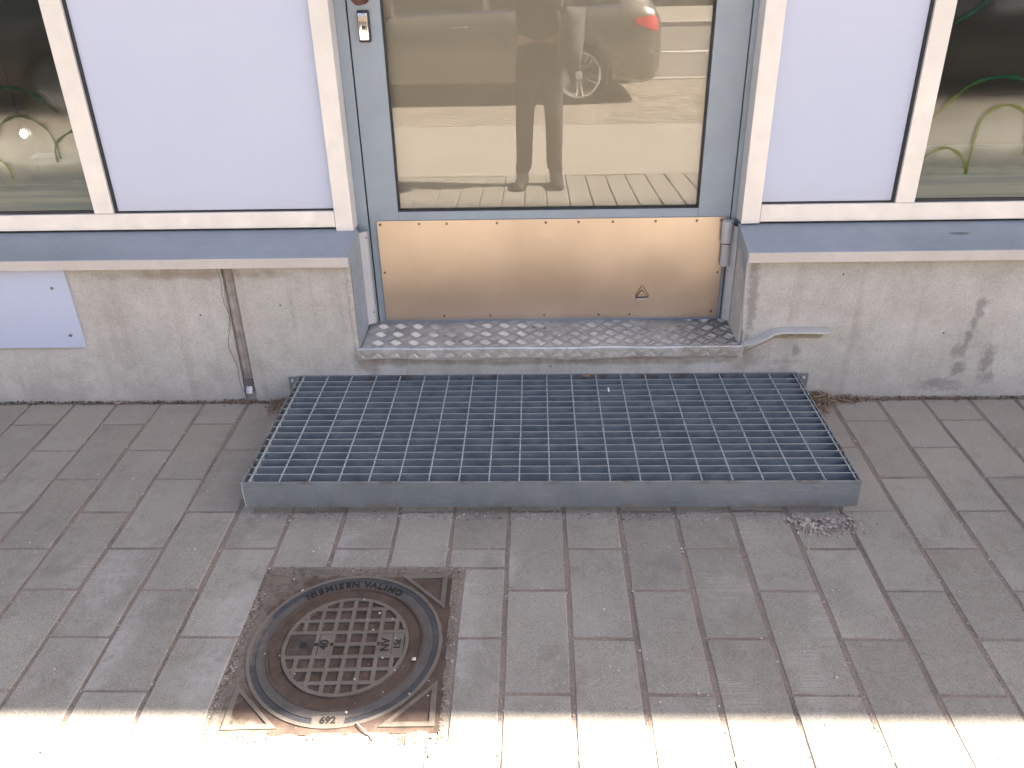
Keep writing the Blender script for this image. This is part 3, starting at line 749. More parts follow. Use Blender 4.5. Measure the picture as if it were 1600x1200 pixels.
# bent metal strip on the concrete, right of the step
bs = thing('bent_metal_strip', 'loose bent grey metal strip sticking out along the concrete right of the step', 'metal strip', (.83, -.01, .23))
path = [(.704, .197), (.722, .2015), (.745, .213), (.768, .2265), (.788, .2365), (.806, .2405), (.86, .2410), (.948, .2390)]
b = MB(); n = len(path); vs = []
for i, (x, z) in enumerate(path):
    d_ = .012 + .018*min(1, i/3) ; dp = .010
    vs += [(x, -.001, z+.002), (x, -d_, z-.001), (x+(.006 if i == n-1 else 0), -d_-.001, z-.0065-.006*(i < 4)), (x, -d_+.0022, z-.0060), (x, -d_+.002, z-.003), (x, -.001, z-.001)]
fs = [(i*6+k_, i*6+(k_+1) % 6, (i+1)*6+(k_+1) % 6, (i+1)*6+k_) for i in range(n-1) for k_ in range(6)] + [tuple(range(6)), tuple((n-1)*6+k_ for k_ in range(6))]
b.add(vs, fs).build('strip', M['flash'], bs)
b = MB(); b.prism([(.790, .2085), (.935, .2085), (.941, .216), (.941, .239), (.790, .238)], 'y', -.0035, -.0005); b.build('back_plate', simple('dirty_cream_plate', (.30, .26, .19), .7, 0, .2, 60), bs)
for x in (.838, .874, .915): MB().box(x, x+.012, -.012, -.003, .2195, .2365, .001).build('torn_lug', M['sealant'], bs)
b = MB(); b.prism([(.703, .157), (.80, .2135), (.80, .2100), (.703, .153)], 'y', -.0015, -.0002); b.build('glue_line', bpy.data.materials['dirty_cream_plate'], bs)

# upper facade and the canopy that throws the shade
bd = thing('building', 'upper front of the shop building with the flat canopy over the pavement', 'building', (0, 0, 2.8))
MB().box(-9, 12, .10, .30, TOP+.061, 6.5).build('wall', M['render'], bd)
MB().box(-9, -4.4, .0, .16, -.3, TOP+.06).build('wall', M['render'], bd)
MB().box(5.4, 12, .0, .16, -.3, TOP+.06).build('wall', M['render'], bd)
MB().box(-4.4, -.4745, .17, .19, .20, .595).build('wall', M['render'], bd)
MB().box(.7005, 5.4, .17, .19, .20, .595).build('wall', M['render'], bd)
MB().box(-1.256, -.4742, .169, .189, .596, TOP).build('wall', M['render'], bd)
MB().box(.7003, 1.181, .169, .189, .596, TOP).build('wall', M['render'], bd)
CANY = -1.1775 + .0
CANZ = 3.15
edge = -1.1795 + (CANZ - G(-1.18))/math.tan(SUN_EL)*math.sin(SUN_AZ_Y)
MB().box(-9, 12, edge, .098, CANZ, CANZ+.22).build('canopy', M['soffit'], bd)

# shop interior (behind the glass)
b = MB(); x0, x1, y0, y1, z0, z1 = -4.39, 5.39, .19, 2.4, .55, TOP-.01
b.add([(x0,y0,z0),(x1,y0,z0),(x1,y1,z0),(x0,y1,z0),(x0,y0,z1),(x1,y0,z1),(x1,y1,z1),(x0,y1,z1)], [(0,1,2,3),(4,7,6,5),(3,2,6,7),(0,3,7,4),(1,5,6,2)])
tag(b.build('shop_interior', M['room'], fix=False), kind='structure')
grn = simple('green_felt', (.09, .16, .06), .9, 0, .2, 30)
def inside(name, label, cat, mb, mat, smooth=False, group=None, o=(0, 0, 0)):
    ob = mb.build(name, mat, smooth=smooth, origin=o); tag(ob, label, cat, group); return ob
inside('display_mat', 'green mat lying behind the bottom edge of the left shop window', 'mat', MB().box(-3.0, -1.27, .20, .27, .552, .60, .004), grn, o=(-2, .25, .55))
inside('display_shelf', 'pale glass shelf edge low behind the left shop window', 'shelf', MB().box(-3.0, -1.27, .29, .31, .62, .633, .002), simple('pale_glass_edge', (.55, .66, .62), .3), o=(-2, .3, .62))
b = MB(); b.tube([(-1.60, .75, .555), (-1.72, .80, .72), (-1.77, .82, .84)], [.10, .085, .035], 20)
inside('display_vase', 'dim beige leaning vase behind the left shop window, under the bright glowing spot', 'vase', b, simple('beige_pottery', (.10, .08, .05), .5), True, o=(-1.6, .75, .555))
b = MB(); b.box(-1.62, -1.36, .42, .49, .553, .70, .03)
inside('display_board', 'dull blue grey board standing behind the left shop window', 'board', b, simple('blue_grey_board', (.22, .27, .28), .8), o=(-1.5, .46, .55))
inside('display_board', 'dull grey teal board standing low behind the right shop window', 'board', MB().box(1.2, 2.6, .40, .42, .553, .69, .004), simple('teal_grey_board', (.26, .33, .32), .8), o=(1.9, .41, .55))
inside('display_ledge', 'cream ledge along the bottom behind the right shop window', 'ledge', MB().box(1.2, 3.0, .20, .30, .553, .606, .004), simple('cream_ledge', (.55, .50, .36), .7), o=(2, .25, .55))
glow_spot = thing('added_glow_spot', 'small bright glowing spot added behind the left shop window', 'glow_spot', (-1.66, .52, .752))  # glowing bead, holder and cord added to make a bright spot in the glass
em = NM('glowing_bead'); em.b.inputs['Emission Color'].default_value = (1, .96, .86, 1); em.b.inputs['Emission Strength'].default_value = 14
b = MB(); b.lathe([(.001, -.012), (.006, -.0095), (.0095, -.004), (.0095, .004), (.006, .0095), (.003, .0145)], (-1.66, .52, .752), 16); b.build('glow_bead', em.m, glow_spot, 'all')
MB().lathe([(.007, .0145), (.006, .05), (.002, .06)], (-1.66, .52, .752), 12).build('holder', M['black'], glow_spot, True)
MB().tube([(-1.66, .52, .81), (-1.66, .52, 2.73)], .002, 6).build('cord', M['black'], glow_spot)

# ------------------------------------------------------------------ steel grating in front of the step
gt = thing('metal_grating', 'galvanised steel bar grating step on the paving before the door', 'grating', (.1, -.29, -.01))
FY = -.575
def gz(y): return .0900 + (y)*(.0120/.575)          # top surface, falls slightly outward
def gbox(x0, x1, y0, y1, d0, d1, name, mat, par=gt, c=0.0008):
    """box whose top follows the slope, d = depth below the top plane"""
    b = MB(); b.add([(x, y, gz(y)-d) for d in (d1, d0) for x, y in ((x0, y0), (x1, y0), (x1, y1), (x0, y1))],
        [(0,3,2,1),(4,5,6,7),(0,1,5,4),(1,2,6,5),(2,3,7,6),(3,0,4,7)])
    return b.build(name, mat, par)
GX0, GX1 = -.678, .880
fb = MB(); fb.box(GX0, GX1, FY, FY+.005, .0022, gz(FY)+.0012, .001); fb.build('front_plate', M['galvf'], gt)
# rounded left corner lip
MB().tube([(GX0+.001, FY+.0025, .0025), (GX0-.001, FY+.0025, .05), (GX0+.001, FY+.0025, gz(FY))], .0028, 8).build('corner_weld', M['flash'], gt, True)
gbox(GX0, GX0+.004, FY+.005, -.006, -.0008, .07, 'side_plate', M['galvf'])
gbox(GX1-.004, GX1, FY+.005, -.006, -.0008, .07, 'side_plate', M['galvf'])
gbox(GX0+.0285-.012, GX0+.0295-.012, FY+.006, -.006, -.0006, .03, 'end_strip', M['galvtop'])
gbox(GX0, GX1, -.0058, -.0012, -.0008, .07, 'back_plate', M['galvf'])
# bearing bars
NB = 16; bp = (-.006 - (FY+.005))/(NB+1)
bar_me = None
for i in range(1, NB+1):
    y = FY+.005 + bp*i; z = gz(y)
    if bar_me is None:
        b = MB(); b.box(GX0+.004, GX1-.004, -.0014, .0014, -.048, -.0006); b.box(GX0+.004, GX1-.004, -.00145, .00145, -.0006, .0)
        o = b.build('bearing_bar', M['galv'], None)
        o.data.materials.append(M['galvtop'])
        for p in o.data.polygons:
            if p.center.z > -.00075: p.material_index = 1
        bar_me = o; o.parent = gt; o.location = Vector((0, y, z)) - WL[gt]
    else: dup(bar_me, gt, Vector((random.uniform(-.0004, .0004), y+random.uniform(-.0005, .0005), z+random.uniform(-.0004, .0004))) - WL[gt])
# twisted cross rods
rod = None
ln = (-.006) - (FY+.005)
for i in range(21):
    x = -.6590 + .0764*i
    if x > GX1-.006: break
    if rod is None:
        b = MB(); ns = int(ln/.0035); vs = []
        for s_ in range(ns+1):
            y = -ln/2 + ln*s_/ns; a = y/.0335*PI
            for q_ in range(4): vs.append((.00225*math.cos(a+q_*PI/2), y, -.0018+.00225*math.sin(a+q_*PI/2)))
        b.add(vs, [(s_*4+q_, s_*4+(q_+1) % 4, (s_+1)*4+(q_+1) % 4, (s_+1)*4+q_) for s_ in range(ns) for q_ in range(4)])
        rod = b.build('cross_rod', M['galvtop'], None); o = rod
        rod.parent = gt
    else: o = dup(rod, gt)
    yc = (FY+.005-.006)/2
    o.location = Vector((x, yc, gz(yc)+.0006)) - WL[gt]; o.rotation_euler = (math.atan(.012/.575), 0, random.uniform(-.0015, .0015))
# legs under it and wall brackets
for x in (GX0+.02, GX1-.045):
    MB().box(x, x+.025, FY+.035, FY+.065, G(FY)-.004, .004, .002).build('foot', M['galv'], gt)
for x0, x1, s_ in ((-.711, -.679, -1), (.8805, .917, 1)):
    br = MB().box(x0, x1, -.0058, -.0006, .024, .0885, .001).build('wall_bracket', M['galvf'], gt)
    xb = x0+.013 if s_ < 0 else x1-.016
    for z in (.0745, .041):
        MB().lathe([(.0078, -.0066), (.0078, -.0076), (.0055, -.0077), (.0055, -.0115), (.0045, -.0125)], (xb, 0, z), 6, 'y').build('bolt', M['bolt'], br)

# ------------------------------------------------------------------ manhole
MC = Vector((-.336, -1.0, 0)); MC.z = G(MC.y)
MXF = Matrix.Translation(MC) @ Matrix.Rotation(math.atan(SLOPE), 4, 'X') @ Matrix.Rotation(R(1.6), 4, 'Z')
def mh(b, name, mat, par, smooth=False): return b.xf(MXF).build(name, mat, par, smooth)
mf = thing('manhole_surround', 'rusty square cast iron manhole surround with raised corner triangles, set in mortar', 'manhole surround', tuple(MC))
H = .2175
b = MB(); n = 96                                   # square plate with a round hole
inner = []; outer = []
for k_ in range(n):
    a = 2*PI*k_/n; ca, sa = math.cos(a), math.sin(a); m_ = H/max(abs(ca), abs(sa))
    inner.append((ca*.1895, sa*.1895)); outer.append((ca*m_, sa*m_))
vs = [(x, y, -.002) for x, y in inner] + [(x, y, -.002) for x, y in outer] + [(x, y, -.03) for x, y in outer] + [(x, y, -.03) for x, y in inner]
fs = []
for k_ in range(n):
    j = (k_+1) % n
    fs += [(k_, n+k_, n+j, j), (n+k_, 2*n+k_, 2*n+j, n+j), (3*n+k_, k_, j, 3*n+j)]
mh(b.add(vs, fs), 'plate', M['iron'], mf)
mh(MB().ring((0, 0), .1987, .2060, -.0022, .0006, 120), 'outer_ridge', M['ironrib'], mf)
mh(MB().ring((0, 0), .1868, .1985, -.0026, -.0010, 120), 'groove_ring', M['irondark'], mf)
def triangle(pts, name='corner_triangle'):
    b = MB(); c = Vector((sum(p[0] for p in pts)/3, sum(p[1] for p in pts)/3, 0)); w = .30
    P_ = [Vector((p[0], p[1], 0)) for p in pts]; I_ = [c+(p-c)*(1-w) for p in P_]
    b.add([(p.x, p.y, .0010) for p in P_] + [(p.x, p.y, .0010) for p in I_] + [(p.x, p.y, -.003) for p in P_] + [(p.x, p.y, -.003) for p in I_],
        [(0,1,4,3),(1,2,5,4),(2,0,3,5),(0,6,7,1),(1,7,8,2),(2,8,6,0),(3,4,10,9),(4,5,11,10),(5,3,9,11)])
    mh(b, name, M['ironrib'], mf)
for sx in (-1, 1):
    for sy in (-1, 1):
        if sx < 0 and sy > 0: continue
        triangle([(sx*.098, sy*.204), (sx*.205, sy*.205), (sx*.204, sy*.098)])
mc = thing('manhole_cover', 'round cast iron manhole cover with worn checker ribs and raised lettering', 'manhole cover', tuple(MC))
mh(MB().lathe([(.1862, -.02), (.1862, -.0022), (.1855, -.0012), (.1675, -.0012), (.1665, .0012), (.1615, .0012), (.1600, -.0030), (.1350, -.0040), (.1340, -.0046)], (0, 0, 0), 128), 'cover_disc', M['iron'], mc)
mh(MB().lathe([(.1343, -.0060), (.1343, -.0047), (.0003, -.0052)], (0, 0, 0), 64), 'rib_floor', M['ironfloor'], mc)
mh(MB().ring((0, 0), .1668, .1858, -.0011, -.0004, 128), 'letter_band', M['ironband'], mc)
mh(MB().ring((0, 0), .1262, .1342, -.0053, .0012, 96), 'rib_ring', M['ironrib'], mc)
pitch = .0333; rw = .0044
mid = abs
def rib(u0, u1, v0, v1):
    mh(MB().box(u0, u1, v0, v1, -.0053, .0010), 'rib', M['ironrib'], mc)
for k_ in range(-3, 4):
    v = k_*pitch; L_ = math.sqrt(.128**2-v*v)
    if k_ == 0: segs = [(-.0265, .0665)]
    else: segs = [(-L_, L_)]
    for a_, c_ in segs: rib(a_, c_, v-rw, v+rw)
uoff = .0033
for k_ in range(-4, 5):
    u = k_*pitch+uoff
    if abs(u) > .125: continue
    L_ = math.sqrt(.128**2-u*u)
    if abs(k_) == 4: L_ = min(L_, .0)
    if L_ < .03: continue
    cells = [(-L_, -3*pitch-rw), (-3*pitch+rw, -2*pitch-rw), (-2*pitch+rw, -pitch-rw), (-pitch+rw, -rw), (rw, pitch-rw), (pitch+rw, 2*pitch-rw), (2*pitch+rw, 3*pitch-rw), (3*pitch+rw, L_)]
    for ci, (a_, c_) in enumerate(cells):
        a_ = max(a_, -L_); c_ = min(c_, L_)
        if c_-a_ < .004: continue
        if ci in (3, 4) and (u < -.07 or u > .075): continue
        rib(u-rw, u+rw, a_, c_)
mh(MB().box(-.0575+.0, -.0345, -.0287, .0287, -.0042, .0003), 'number_pad', M['ironrib'], mc)
mh(MB().box(.0725, .0985, -.0287, .0287, -.0042, .0003), 'letter_pad', M['ironrib'], mc)
mh(MB().box(.0995, .1235, -.0287, .0287, -.0042, .0001), 'letter_pad', M['ironrib'], mc)
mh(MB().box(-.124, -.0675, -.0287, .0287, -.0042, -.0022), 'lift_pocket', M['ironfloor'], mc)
mh(MB().lathe([(.0085, -.0023), (.0080, -.0015), (.004, -.0014)], (-.092, .002, 0), 20), 'key_hole', M['dark'], mc)
def text(s, size, place, name, mat, par, extr=.0007, bold=0.0):
    cu = bpy.data.curves.new('t', 'FONT'); cu.body = s; cu.size = size; cu.extrude = extr; cu.offset = bold; cu.align_x = 'CENTER'; cu.align_y = 'CENTER'; cu.resolution_u = 3
    ob = bpy.data.objects.new('t', cu); COL.objects.link(ob)
    me = bpy.data.meshes.new_from_object(ob.evaluated_get(bpy.context.evaluated_depsgraph_get()))
    bpy.data.objects.remove(ob)
    b = MB(); b.add([tuple(place @ v.co) for v in me.vertices], [tuple(p.vertices) for p in me.polygons]); bpy.data.meshes.remove(me)
    return mh(b, name, mat, par)
word = 'NIEMISEN VALIMO'; a0, a1 = 129.5, 54.5
wid = {'I': .55, 'M': 1.25, ' ': .55, 'N': 1.05, 'V': 1.0, 'O': 1.05}
tot = sum(wid.get(ch, .92) for ch in word); acc = 0
for ch in word:
    w_ = wid.get(ch, .92); a = R(a0 + (a1-a0)*((acc+w_/2)/tot)); acc += w_
    if ch == ' ': continue
    text(ch, .0235, Matrix.Translation((math.cos(a)*.1768, math.sin(a)*.1768, .0003)) @ Matrix.Rotation(a-PI/2, 4, 'Z'), 'letter', M['irontext'], mc, .0009, .0008)
mh(MB().box(-.034, .030, -.198, -.178, -.0012, .0002), 'number_pad', M['ironrib'], mf)
text('692', .021, Matrix.Translation((-.002, -.188, .0006)), 'number', M['irontext'], mf, .0009, .0006)
text('40', .026, Matrix.Translation((-.0455, .0, .0008)) @ Matrix.Rotation(PI/2, 4, 'Z'), 'number', M['irontext'], mc, .0008, .0005)
text('NV', .026, Matrix.Translation((.0858, -.003, .0008)) @ Matrix.Rotation(PI/2, 4, 'Z'), 'letter', M['irontext'], mc, .0008, .0003)
text('15t', .020, Matrix.Translation((.1110, -.002, .0006)) @ Matrix.Rotation(PI/2, 4, 'Z'), 'letter', M['irontext'], mc, .0008, .0003)

# mortar bed round the frame
b = MB(); nx, ny = 170, 170
from mathutils import noise as mn
for j in range(ny+1):
    for i in range(nx+1):
        u, v = i/nx, j/ny
        E_ = .010
        y = HOLE[2]-E_ + (HOLE[3]-HOLE[2]+2*E_)*v
        xl = HOLE[0]-E_; x = xl + (HOLE[1]+E_-xl)*u
        p = Vector((x*28, y*28, 0)); h = mn.noise(p)*.0040 + mn.noise(p*3.1)*.0026 + mn.noise(p*7)*.0014 - .0016
        ed = min(x-HOLE[0], HOLE[1]-x, y-HOLE[2], HOLE[3]-y)
        if ed < .004: h -= (.004-ed)*.42
        lp = MXF.inverted() @ Vector((x, y, G(y)))
        if max(abs(lp.x), abs(lp.y)) < H - .004:
            h = -.034
        # mortar creeps over the top left corner
        dd = (Vector((x, y, 0)) - Vector((-.565, -.80, 0))).length
        if dd < .09 and h > -.03: h += .004*(1-dd/.09)
        b.v.append((x, y, G(y)+h))
for j in range(ny):
    for i in range(nx):
        a = j*(nx+1)+i; b.f.append((a, a+1, a+nx+2, a+nx+1))
tag(b.build('mortar_bed', M['mortar'], pavement, True, fix=False), kind='stuff')

# ------------------------------------------------------------------ grit, stones, straw
def stones(name, label, cat, pts, mat, parent=None):
    """pts: (x, y, z, size)"""
    b = MB()
    base = [(1,0,0),(-1,0,0),(0,1,0),(0,-1,0),(0,0,1),(0,0,-1)]
    F_ = [(0,2,4),(2,1,4),(1,3,4),(3,0,4),(2,0,5),(1,2,5),(3,1,5),(0,3,5)]
    V_ = []; FF = []
    for (x, y, z, s) in pts:
        k0 = len(V_); a = random.uniform(0, PI); ca, sa = math.cos(a), math.sin(a)
        sx, sy, sz = s*random.uniform(.6, 1.2), s*random.uniform(.6, 1.2), s*random.uniform(.45, .8)
        for q_ in base:
            jx, jy, jz = (random.uniform(.75, 1.25) for _ in range(3)); px_, py_ = q_[0]*sx*jx, q_[1]*sy*jy
            tw = random.uniform(-.3, .3)*s
            V_.append((x+px_*ca-py_*sa+tw*abs(q_[2]), y+px_*sa+py_*ca, z+q_[2]*sz*jz))
        FF += [(k0+f_[0], k0+f_[1], k0+f_[2]) for f_ in F_]
    b.v = V_; b.f = FF
    o = b.build(name, mat, parent, fix=False); tag(o, label, cat, kind='stuff'); return o
gritm = NM('mixed_grit'); v_ = gritm.node('ShaderNodeTexVoronoi'); v_.inputs['Scale'].default_value = 180; gritm.l.new(gritm.pos(), v_.inputs['Vector'])
sp_ = gritm.node('ShaderNodeSeparateColor'); gritm.l.new(v_.outputs['Color'], sp_.inputs[0])
gritm.set(gritm.mix(gritm.ramp(sp_.outputs[0], .2, .9), (.095, .07, .06), (.34, .29, .26)), .85, 0, .3)
gritp = simple('pale_pebble', (.42, .38, .36), .7, 0, .35, 90)
J = []
def inhole(x, y, m=.0): return HOLE[0]-m < x < HOLE[1]+m and HOLE[2]-m < y < HOLE[3]+m
for c in range(-12, 14):                            # along the long joints
    x = c*CW
    for _ in range(520):
        y = random.uniform(-1.42, -.02)
        if inhole(x, y): continue
        s = random.choice((.0007, .0009, .0011, .0013, .0018)); xx = x + random.gauss(0, .0028)
        if abs(xx-x) > .006: continue
        J.append((xx, y, G(y)-.0028+s*.4, s))
for c in range(-13, 13):                            # short joints
    par = 1 if c % 2 == 0 else 0
    for r in range(-1, 10):
        if r % 2 != par: continue
        y = Y0-HB*r
        if y > -.02: continue
        for _ in range(60):
            x = c*CW + random.uniform(.004, .138)
            if inhole(x, y): continue
            s = random.choice((.0007, .0009, .0012, .0015)); yy = y+random.gauss(0, .0022)
            if abs(yy-y) > .005: continue
            J.append((x, yy, G(yy)-.0034+s*.4, s))
stones('joint_grit', None, None, J, gritm.m, pavement)
J = []
for _ in range(3600):                                # debris in the corner between wall and paving
    x = random.uniform(-2.1, 2.2)
    dn = .5+.5*mn.noise(Vector((x*6, 0, 3)))+.3*mn.noise(Vector((x*21, 0, 8)))
    if random.random() > dn: continue
    y = -abs(random.gauss(0, .005+.007*dn))-.001; s = random.uniform(.0012, .0042)
    J.append((x, y, G(y)+s*.3+random.uniform(-.002, .008*dn)*max(0, 1+y/.02), s))
for _ in range(1500):
    x = random.uniform(-2.1, 2.2); y = -random.random()*.014; J.append((x, y, G(y)-.002+random.uniform(0, .003), random.uniform(.0006, .0018)))
stones('wall_dirt', 'dark gritty dirt gathered where the paving meets the concrete wall', 'dirt', J, sand_mat('dark_soil', (.05, .038, .03), (.14, .11, .085)))
J = []
for _ in range(650):
    a = random.gauss(0, 1); x = .79 + .045*a; y = -.590 - abs(random.gauss(0, .026)) + .01*a*0
    s = random.uniform(.0018, .0050); J.append((x, y, G(y)+s*.5, s))
for _ in range(900):
    x = random.uniform(-.68, .88); y = -.575 + random.gauss(0, .012); s = random.uniform(.001, .0034); J.append((x, y, G(y)+s*.4, s))
for _ in range(260):
    x = random.uniform(-.7, .9); y = -.583 - abs(random.gauss(0, .008)); s = random.uniform(.0009, .0028); J.append((x, y, G(y)+s*.4, s))
gp = NM('gravel_stone'); v_ = gp.node('ShaderNodeTexVoronoi'); v_.inputs['Scale'].default_value = 110; gp.l.new(gp.pos(), v_.inputs['Vector'])
sp_ = gp.node('ShaderNodeSeparateColor'); gp.l.new(v_.outputs['Color'], sp_.inputs[0])
gp.set(gp.mix(sp_.outputs[0], (.11, .085, .078), (.46, .41, .38)), .8, 0, .3)
stones('gravel', 'small heap of pinkish grey gravel at the right front corner of the grating', 'gravel', J, gp.m)
J = []
for _ in range(420):
    x = random.uniform(-1.9, 1.9); y = random.uniform(-1.4, -.03)
    if -.70 < x < .90 and y > -.58: continue
    s = random.choice((.0012, .0016, .002, .0028, .0034)); z = G(y) + s*.45
    J.append((x, y, z, s))
for _ in range(60):
    x = random.uniform(-1.3, 1.6); y = Y0-HB*random.randint(0, 8)+random.gauss(0, .003); s = random.uniform(.002, .004)
    if -.70 < x < .90 and y > -.58: continue
    J.append((x, y, G(y)+s*.2, s))
for c in range(-9, 12):
    for _ in range(8):
        y = random.uniform(-1.4, -.05); s = random.uniform(.0018, .0036)
        if -.70 < c*CW < .90 and y > -.58: continue
        J.append((c*CW+random.gauss(0, .003), y, G(y)+s*.1-.001, s))
J += [(-.185, -1.04, G(-1.04)+.003, .006), (-.32, -.873, G(-.873)+.003, .0035), (-.30, -1.09, G(-1.09)+.001, .003)]
stones('pebble', 'scattered pale pebbles and grit lying on the grey pavers', 'pebbles', J, gritp)
J = []
for _ in range(900):
    side = random.random()
    if side < .45: x, y = random.uniform(HOLE[0]-.004, -.553), random.uniform(HOLE[2], HOLE[3])
    elif side < .7: x, y = random.uniform(-.118, HOLE[1]), random.uniform(HOLE[2], HOLE[3])
    else: x, y = random.uniform(HOLE[0], HOLE[1]), random.choice((random.uniform(-.782, HOLE[3]), random.uniform(HOLE[2], -1.218)))
    s = random.choice((.0012, .0018, .0025, .004)); J.append((x, y, G(y)-.002, s))
stones('mortar_grit', None, None, J, gritm.m, pavement)

def straw(name, label, spots, mat, cat='dry grass'):
    b = MB()
    for cx, cy, sx, sy, n_, hz in spots:
        for _ in range(n_):
            x = cx+random.gauss(0, sx); y = min(-.003, cy+random.gauss(0, sy)); L_ = random.uniform(.008, .032); a = random.gauss(0, .75)
            h = abs(random.gauss(0, 1))*hz*math.exp(-((x-cx)/sx/1.5)**2); w_ = random.uniform(.0004, .0012); z = G(y)+.001+h
            dx, dy = math.cos(a)*L_/2, math.sin(a)*L_/2; tz = random.gauss(0, .15)*L_; bx = random.gauss(0, .12)*L_
            P_ = [(x-dx, y-dy, z-tz), (x+bx, y+bx, z+random.uniform(0, .12)*L_), (x+dx, y+dy, z+tz)]
            nx_, ny_ = -math.sin(a)*w_, math.cos(a)*w_
            vs = []
            for p in P_: vs += [(p[0]-nx_, min(-.001, p[1]-ny_), max(p[2], G(p[1])+.0006)), (p[0]+nx_, min(-.001, p[1]+ny_), max(p[2], G(p[1])+.0006)), (p[0], min(-.001, p[1]), max(p[2], G(p[1])+.0006)+w_*1.2)]
            b.add(vs, [(0, 1, 4, 3), (3, 4, 7, 6), (0, 2, 5, 3), (3, 5, 8, 6), (1, 4, 5, 2), (4, 7, 8, 5)])
    o = b.build(name, mat, fix=False); tag(o, label, cat, kind='stuff')
strawm = NM('dry_brown_straw'); v_ = strawm.node('ShaderNodeTexVoronoi'); v_.inputs['Scale'].default_value = 150; strawm.l.new(strawm.pos(), v_.inputs['Vector'])
sp_ = strawm.node('ShaderNodeSeparateColor'); strawm.l.new(v_.outputs['Color'], sp_.inputs[0])
strawm.set(strawm.mix(sp_.outputs[0], (.10, .065, .045), (.36, .27, .19)), .85)
straw('dry_grass', 'heap of dry brown grass and twigs by the wall right of the grating', [(.955, -.022, .032, .014, 420, .014), (1.03, -.016, .05, .008, 220, .007), (.945, -.06, .018, .022, 170, .003), (1.3, -.008, .12, .004, 110, .002), (1.7, -.008, .2, .004, 70, .002)], strawm.m)
straw('dry_leaves', 'small drift of dry brown leaf litter by the wall left of the grating', [(-.735, -.02, .022, .012, 190, .009), (-.745, -.045, .016, .016, 70, .002), (-.88, -.008, .035, .005, 90, .003), (-1.15, -.007, .12, .003, 80, .0015)], strawm.m, 'leaf litter')
def leaf(label, x, y, z, s, rot, mat, parent_name='dry_leaf'):
    b = MB(); pts = [(-1, 0, 0), (-.5, .45, .12), (.1, .5, .05), (.7, .3, .18), (1, 0, .05), (.6, -.35, .22), (0, -.5, .0), (-.6, -.35, .15), (0, 0, .1)]
    ca, sa = math.cos(rot), math.sin(rot)
    vs = [(x+(p[0]*ca-p[1]*sa)*s, y+(p[0]*sa+p[1]*ca)*s, z+p[2]*s) for p in pts]
    b.add(vs, [(8, i, (i+1) % 8) for i in range(8)]); o = b.build(parent_name, mat, origin=(x, y, z)); tag(o, label, 'leaf'); o.modifiers.new('t', 'SOLIDIFY').thickness = .0004
lm = simple('brown_dead_leaf', (.22, .13, .08), .8, 0, .3, 200)
lp = simple('pale_pink_leaf', (.42, .30, .23), .8, 0, .25, 200)
leaf('crumpled brown dead leaf lying on the back edge of the grating', .228, -.020, .0925, .016, .3, lm)
leaf('small pinkish dead leaf in the wall dirt left of the concrete groove', -1.275, -.012, .001, .014, .2, lp)
b = MB(); b.box(.288, .2925, -.118, -.092, gz(-.105)+.0004, gz(-.105)+.0018, .0004); tag(b.build('paper_scrap', simple('white_paper', (.75, .75, .75), .8), origin=(.29, -.105, gz(-.105))), 'tiny white paper strip lying on the grating bars', 'paper scrap')
yy_ = -1.215
b = MB(); b.tube([(-.275, -1.195, G(-1.19)+.003), (-.262, -1.207, G(-1.2)+.004), (-.245, -1.222, G(-1.22)+.003), (-.237, -1.232, G(-1.23)+.003)], .0011, 6); tag(b.build('twig', M['sealant'], origin=(-.255, -1.21, G(-1.2))), 'thin brown twig lying at the lower edge of the manhole frame', 'twig')

